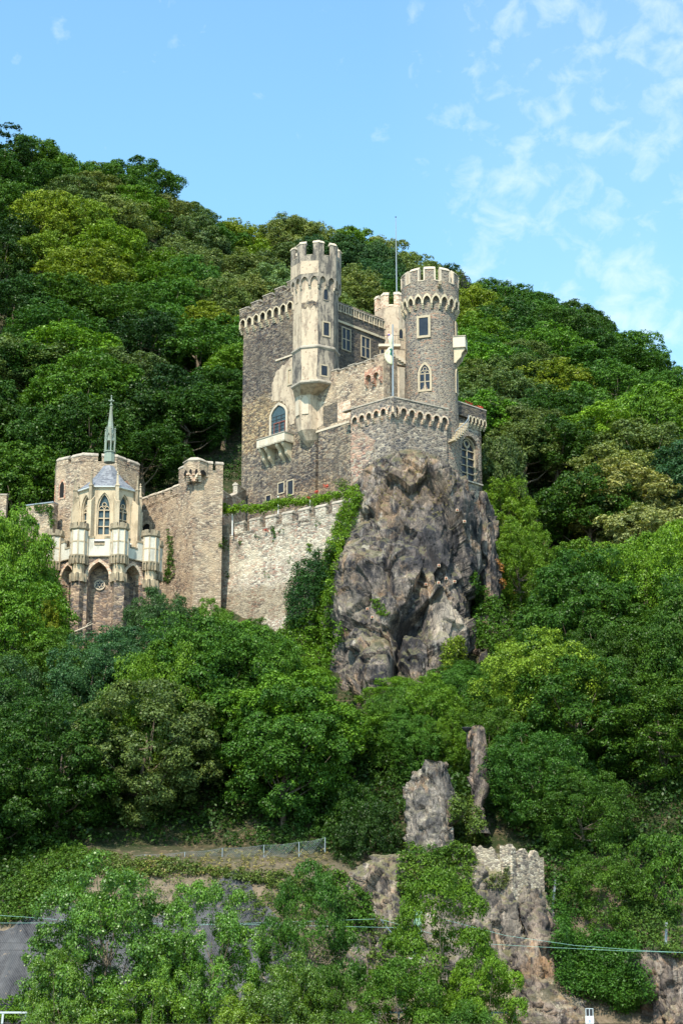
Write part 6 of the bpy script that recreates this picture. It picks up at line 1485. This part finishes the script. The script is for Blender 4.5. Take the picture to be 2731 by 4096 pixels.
for q in (-.5, .55):
    mb = MB(); mb.tube([Q3(q + .34 * math.cos(a), 0, .34 + .34 * math.sin(a)) for a in [2 * math.pi * t / 20 for t in range(21)]], .02, 5); obj('wheel', mb, M['iron'], bk)
mb = MB(); mb.tube([Q3(-.5, 0, .34), Q3(-.1, 0, .85), Q3(.42, 0, .9), Q3(.55, 0, .34)], .02, 5); mb.tube([Q3(-.1, 0, .85), Q3(.05, 0, .3), Q3(.42, 0, .9)], .02, 5); mb.tube([Q3(-.5, 0, .34), Q3(.05, 0, .3)], .02, 5); mb.tube([Q3(.42, 0, .9), Q3(.47, 0, 1.0)], .02, 5); mb.tube([Q3(.47, -.2, 1.0), Q3(.47, .2, 1.0)], .02, 5); obj('frame', mb, M['iron'], bk)
mb = MB(); mb.box(Q3 if False else (lambda s, z, d: Q3(s, d, z)), -.22, .04, .88, .94, -.07, .07); obj('saddle', mb, M['iron'], bk)

# ------------------------------------------------------------------ ivy and bramble masses
ri = random.Random(9)
def poly_in(u, v, P):
    c = False; j = len(P) - 1
    for i in range(len(P)):
        if (P[i][1] > v) != (P[j][1] > v) and u < (P[j][0] - P[i][0]) * (v - P[i][1]) / (P[j][1] - P[i][1]) + P[i][0]: c = not c
        j = i
    return c
dg = bpy.context.evaluated_depsgraph_get()
bpy.context.view_layer.update()
BLK = set()
def castpt(u, v):
    d = ray(u, v).normalized(); o_ = Vector((0, 0, CAMZ)); start = o_ + d * 151
    for _ in range(14):
        hit, loc, nrm, idx, ob, mtx = sc.ray_cast(dg, start, d)
        if not hit: return None
        if ob.name.split('.')[0] in ('crown', 'trunk', 'undergrowth', 'overhead_wire', 'wire_mesh', 'post'): start = loc + d * .05; continue
        return loc, nrm
    return None
def patch(P, n, rad, per, ls, colour, lab, name='ivy', cat='ivy', seed=1, lift=.25, drop=0.0, group=None):
    us = [p[0] for p in P]; vs = [p[1] for p in P]; pts = []; tr = 0
    while len(pts) < n and tr < n * 12:
        tr += 1; u, v = ri.uniform(min(us), max(us)), ri.uniform(min(vs), max(vs))
        if not poly_in(u, v, P) or ri.random() < drop: continue
        h = castpt(u, v)
        if h is None or h[0].y > 262: continue
        pts.append(h[0] + Vector((0, -1, .4)) * ri.uniform(0, lift))
    if not pts: print('EMPTY', lab); return
    mass(name, pts, rad, per, ls, colour, lab, cat, seed=seed, group=group)
dg = bpy.context.evaluated_depsgraph_get()
patch([(1420, 1950), (1445, 1985), (1420, 2080), (1395, 2150), (1360, 2220), (1330, 2320), (1330, 2440), (1280, 2440), (1270, 2330), (1300, 2210), (1350, 2080), (1385, 1990)], 460, .46, 26, .20, 'bright green', 'yellow green ivy trailing between the long wall and the rock', seed=71, lift=.8)
patch([(1190, 2280), (1260, 2240), (1340, 2210), (1320, 2330), (1290, 2380), (1250, 2460), (1190, 2540), (1140, 2530), (1150, 2380)], 460, .60, 28, .20, (.034, .092, .026), 'dense dark green ivy bush at the right end of the long wall', seed=72, lift=2.0)
patch([(1310, 2360), (1330, 2480), (1370, 2540), (1330, 2640), (1310, 2720), (1180, 2700), (1080, 2620), (1120, 2530), (1240, 2460)], 560, .55, 26, .24, 'fresh green', 'bright green creeper on the slope at the lower left of the rock', seed=73, lift=1.0)
patch([(1770, 2600), (1800, 2560), (1855, 2560), (1860, 2640), (1840, 2720), (1770, 2730)], 160, .45, 26, .22, 'yellow green', 'yellow green creeper at the foot of the pale rock face', seed=74, lift=.6)
patch([(1885, 2290), (1960, 2400), (2080, 2400), (2130, 2480), (2120, 2600), (2020, 2660), (1900, 2600), (1900, 2480)], 520, .5, 26, .24, 'mid green', 'green ivy covering the slope right of the rock outcrop', seed=75, lift=.8, drop=.1)
patch([(1980, 2240), (2010, 2250), (2060, 2330), (2060, 2420), (2030, 2440), (2010, 2360)], 110, .34, 20, .2, (.36, .17, .06), 'dry orange brown creeper hanging right of the rock rib', seed=76, lift=.3)
patch([(1455, 2395), (1510, 2400), (1560, 2450), (1540, 2475), (1500, 2450)], 40, .26, 18, .18, 'fresh green', 'small green tuft on a ledge of the rock outcrop', seed=77, lift=.2)
patch([(1600, 3400), (1640, 3370), (1700, 3420), (1860, 3370), (1900, 3440), (1880, 3560), (1800, 3600), (1700, 3560), (1640, 3620), (1590, 3560)], 420, .42, 24, .22, (.085, .15, .02), 'bramble thicket below the grey rock pinnacle', 'bramble', 'bramble', seed=78, lift=.5)
patch([(1810, 3160), (1880, 3180), (1930, 3300), (1960, 3380), (1830, 3380), (1800, 3300)], 260, .42, 22, .22, (.10, .15, .03), 'brambles between the two rock pinnacles', 'bramble', 'bramble', seed=79, lift=.5)
patch([(2230, 3640), (2300, 3760), (2540, 3780), (2530, 3850), (2580, 3950), (2600, 4030), (2480, 4060), (2420, 4020), (2280, 3990), (2230, 3950), (2215, 3800)], 1500, .62, 24, .20, (.050, .125, .018), 'dense green ivy bank between the two rust coloured rock faces', seed=80, lift=1.9)
patch([(0, 3330), (300, 3380), (400, 3460), (330, 3560), (200, 3640), (110, 3680), (0, 3700)], 1100, .45, 24, .24, (.075, .14, .02), 'bramble bank above the netted slope at the left edge', 'bramble', 'bramble', seed=81, lift=.8)
patch([(300, 3390), (520, 3430), (700, 3440), (900, 3480), (1200, 3500), (1300, 3560), (1250, 3620), (1050, 3540), (800, 3500), (420, 3520)], 620, .34, 20, .20, (.11, .15, .035), 'dry yellowish scrub along the top edge of the netted slope', 'scrub', 'scrub', seed=82, lift=.4, drop=.3)
patch([(1280, 3480), (1380, 3500), (1480, 3600), (1500, 3700), (1420, 3760), (1300, 3640)], 260, .42, 22, .22, 'mid green', 'green bushes below the dark evergreen oak', 'bush', 'bush', seed=83, lift=.7)
patch([(1450, 3660), (1640, 3700), (1620, 3900), (1500, 3960), (1440, 3860)], 140, .38, 20, .2, (.10, .15, .03), 'scattered scrub on the pale rock face left of the mast', 'scrub', 'scrub', seed=84, lift=.4, drop=.2)
patch([(670, 2120), (688, 2130), (695, 2240), (700, 2300), (670, 2340), (655, 2320), (672, 2230)], 90, .26, 20, .18, 'mid green', 'narrow ivy strip left of the square tower corner', seed=85, lift=.2)
patch([(0, 4010), (150, 3990), (330, 4010), (330, 4090), (0, 4090)], 240, .36, 20, .2, 'fresh green', 'low green weeds behind the road railing at the left', 'weeds', 'weeds', seed=86, lift=.6)
patch([(1225, 2208), (1232, 2175), (1248, 2185), (1245, 2222)], 16, .24, 18, .16, 'fresh green', 'small round green plant growing from the long curtain wall', 'wall_plant', 'plant', seed=87, lift=.15)
patch([(1085, 2105), (1100, 2110), (1102, 2150), (1095, 2170), (1088, 2130)], 22, .2, 16, .15, 'mid green', 'thin creeper below the merlons of the long curtain wall', 'wall_plant', 'plant', seed=88, lift=.12)
patch([(890, 2150), (925, 2180), (920, 2210), (870, 2190)], 26, .24, 16, .15, 'fresh green', 'tuft of green where long wall meets square tower', 'wall_plant', 'plant', seed=89, lift=.15)
patch([(140, 2025), (212, 2025), (214, 2100), (205, 2120), (190, 2060), (150, 2050)], 60, .28, 20, .17, 'mid green', 'ivy hanging over the low wall left of the chapel', seed=90, lift=.2)
patch([(208, 2400), (245, 2330), (250, 2440), (225, 2520), (205, 2500)], 110, .3, 20, .18, 'fresh green', 'ivy climbing the left pier of the chapel platform', seed=91, lift=.3)
patch([(2020, 3480), (2035, 3470), (2040, 3520), (2025, 3560), (1960, 3560), (1930, 3530)], 60, .26, 18, .16, (.12, .14, .05), 'olive scrub at the foot of the ruined wall', 'scrub', 'scrub', seed=92, lift=.2)
patch([(1470, 1900), (1560, 1880), (1720, 1850), (1840, 1900), (1860, 2000), (1760, 2060), (1600, 2060), (1480, 2000)], 90, .16, 14, .12, (.24, .20, .09), 'dry yellowish grass tufts on the upper ledges of the rock', 'grass_tufts', 'grass', seed=93, lift=.1)
# bare branch in front of the chapel base
mb = MB(); mb.tube([at(255, 2560, 201), at(300, 2527, 201), at(345, 2508, 201), at(376, 2492, 201)], [.13, .10, .08, .02], 6); mb.tube([at(345, 2508, 201), at(352, 2495, 201), at(368, 2487, 201)], [.06, .05, .02], 5)
tag(obj('dead_branch', mb, M['copingw']), 'bleached dead branch in front of the chapel platform', 'branch')

patch([(2440, 3640), (2560, 3600), (2731, 3640), (2731, 3840), (2560, 3800), (2440, 3760)], 420, .42, 22, .2, (.085, .15, .03), 'yellowish green scrub under the trees at the right edge above the rocks', 'scrub', 'scrub', seed=94, lift=.9, drop=.1)
patch([(2180, 3400), (2300, 3400), (2330, 3660), (2260, 3700), (2190, 3640)], 260, .42, 22, .2, (.05, .12, .02), 'dark scrub behind the leaning steel post right of the ruined tower', 'scrub', 'scrub', seed=95, lift=.8, drop=.1)
patch([(450, 3440), (900, 3400), (1300, 3380), (1320, 3500), (900, 3500), (500, 3520)], 260, .26, 18, .15, (.26, .22, .09), 'dry straw coloured grass along the fence above the netting', 'dry_grass', 'grass', seed=96, lift=.35, drop=.2)
patch([(880, 3560), (1240, 3600), (1320, 3760), (1250, 3980), (1100, 3980), (980, 3700)], 260, .34, 20, .18, (.10, .15, .03), 'scattered green scrub on the brown slope behind the open maple', 'scrub', 'scrub', seed=97, lift=.5, drop=.2)
patch([(960, 3330), (1260, 3300), (1340, 3400), (1100, 3420)], 160, .4, 22, .2, (.045, .10, .02), 'dark bramble hedge at the wood edge above the mesh fence', 'bramble', 'bramble', seed=98, lift=.8)
for k_, (u_, v_, n_) in enumerate(((960, 2175, 9), (1030, 2145, 7), (1125, 2120, 8), (1270, 2090, 10), (1350, 2060, 12), (905, 2300, 8), (1065, 2300, 6), (1160, 2240, 6))):
    patch([(u_ - 10, v_ - 12), (u_ + 10, v_ - 12), (u_ + 12, v_ + 16), (u_ - 12, v_ + 16)], n_, .17, 14, .12, 'mid green', ['small green tuft on the long wall below its second merlon', 'small green tuft on the long wall below the fourth merlon', 'small green tuft on the long wall near its middle', 'small green tuft on the long wall beside the drain spout', 'green tuft on the long wall nearest the rock', 'green tuft low on the long wall near the square tower', 'green tuft low in the middle of the long wall', 'green tuft in the joint left of the round wall plant'][k_], 'wall_plant', 'plant', seed=110 + k_, lift=.1, group='plants rooted in the curtain wall')

patch([(380, 3540), (700, 3520), (1000, 3540), (1300, 3600), (1280, 3700), (1000, 3620), (640, 3640), (400, 3660)], 200, .32, 20, .18, (.10, .15, .03), 'patchy green scrub just below the top edge of the bank between the front trees', 'scrub', 'scrub', seed=99, lift=.4, drop=.2)
patch([(1640, 3400), (1700, 3385), (1830, 3400), (1820, 3440), (1640, 3440)], 70, .3, 20, .16, 'mid green', 'leafy plants hugging the foot of the grey pinnacle', 'scrub', 'scrub', seed=100, lift=.5)
# ------------------------------------------------------------------ labels for the forest trees
FORMW = {'round': 'rounded', 'round2': 'lobed', 'plates': 'layered', 'tall': 'tall', 'fluffy': 'fluffy', 'spiky': 'spiky topped', 'pine': 'pine like', 'dense': 'dense',
         'maple_near': 'layered', 'round_near': 'rounded', 'fluffy_near': 'fine leaved'}
ORD = ['', 'leftmost', 'second', 'third', 'fourth', 'fifth', 'sixth', 'seventh', 'eighth', 'ninth', 'tenth', 'eleventh', 'twelfth']
def zone(T):
    u, v = pix(T['mid'])
    up = T['top'].y
    if up > 236:
        h = ('at the left edge', 300) if u < 300 else ('above the chapel', 700) if u < 700 else ('left of the keep', 960) if u < 960 else ('behind the octagonal tower', 1500) if u < 1480 else ('behind the round tower', 1900) if u < 1930 else ('right of the round tower', 2300) if u < 2330 else ('at the right edge', 2731)
        vr = interp(u, [0, 700, 1200, 1900, 2400, 2731], [470, 830, 920, 1100, 1310, 1600])
        d = v - vr
        b = 'on the skyline' if d < 190 else 'high on the hill' if d < 430 else 'midway up the hill' if d < 750 else 'low on the hill'
    else:
        h = ('below the chapel',) if u < 600 else ('below the curtain wall',) if u < 1150 else ('below the rock outcrop',) if u < 1750 else ('below the round tower',) if u < 2150 else ('at the right side',)
        b = 'upper slope' if v < 2500 else 'slope' if v < 2850 else 'lower slope'
        b = 'on the ' + b
    return b + ' ' + h[0]
from collections import defaultdict
def art(w): return w
G = defaultdict(list)
for T in TREES:
    if T['lab']: T['o']['label'] = T['lab']; T['o']['group'] = 'individually placed trees and tall shrubs'; continue
    T['z'] = zone(T); G[(T['colour'], FORMW[T['form']], T['z'])].append(T)
for (cw, fw, z), L in G.items():
    L.sort(key=lambda T: pix(T['mid'])[0]); n = len(L)
    for i, T in enumerate(L):
        if n == 1: lb = f'the one {fw} {cw} tree {z}'
        elif i == n - 1: lb = f'rightmost {fw} {cw} tree {z}'
        elif i == 0: lb = f'leftmost {fw} {cw} tree {z}'
        else: lb = f'{ORD[i + 1]} from left {fw} {cw} tree {z}'
        T['o']['label'] = lb; T['o']['group'] = 'trees of the wooded hillside'
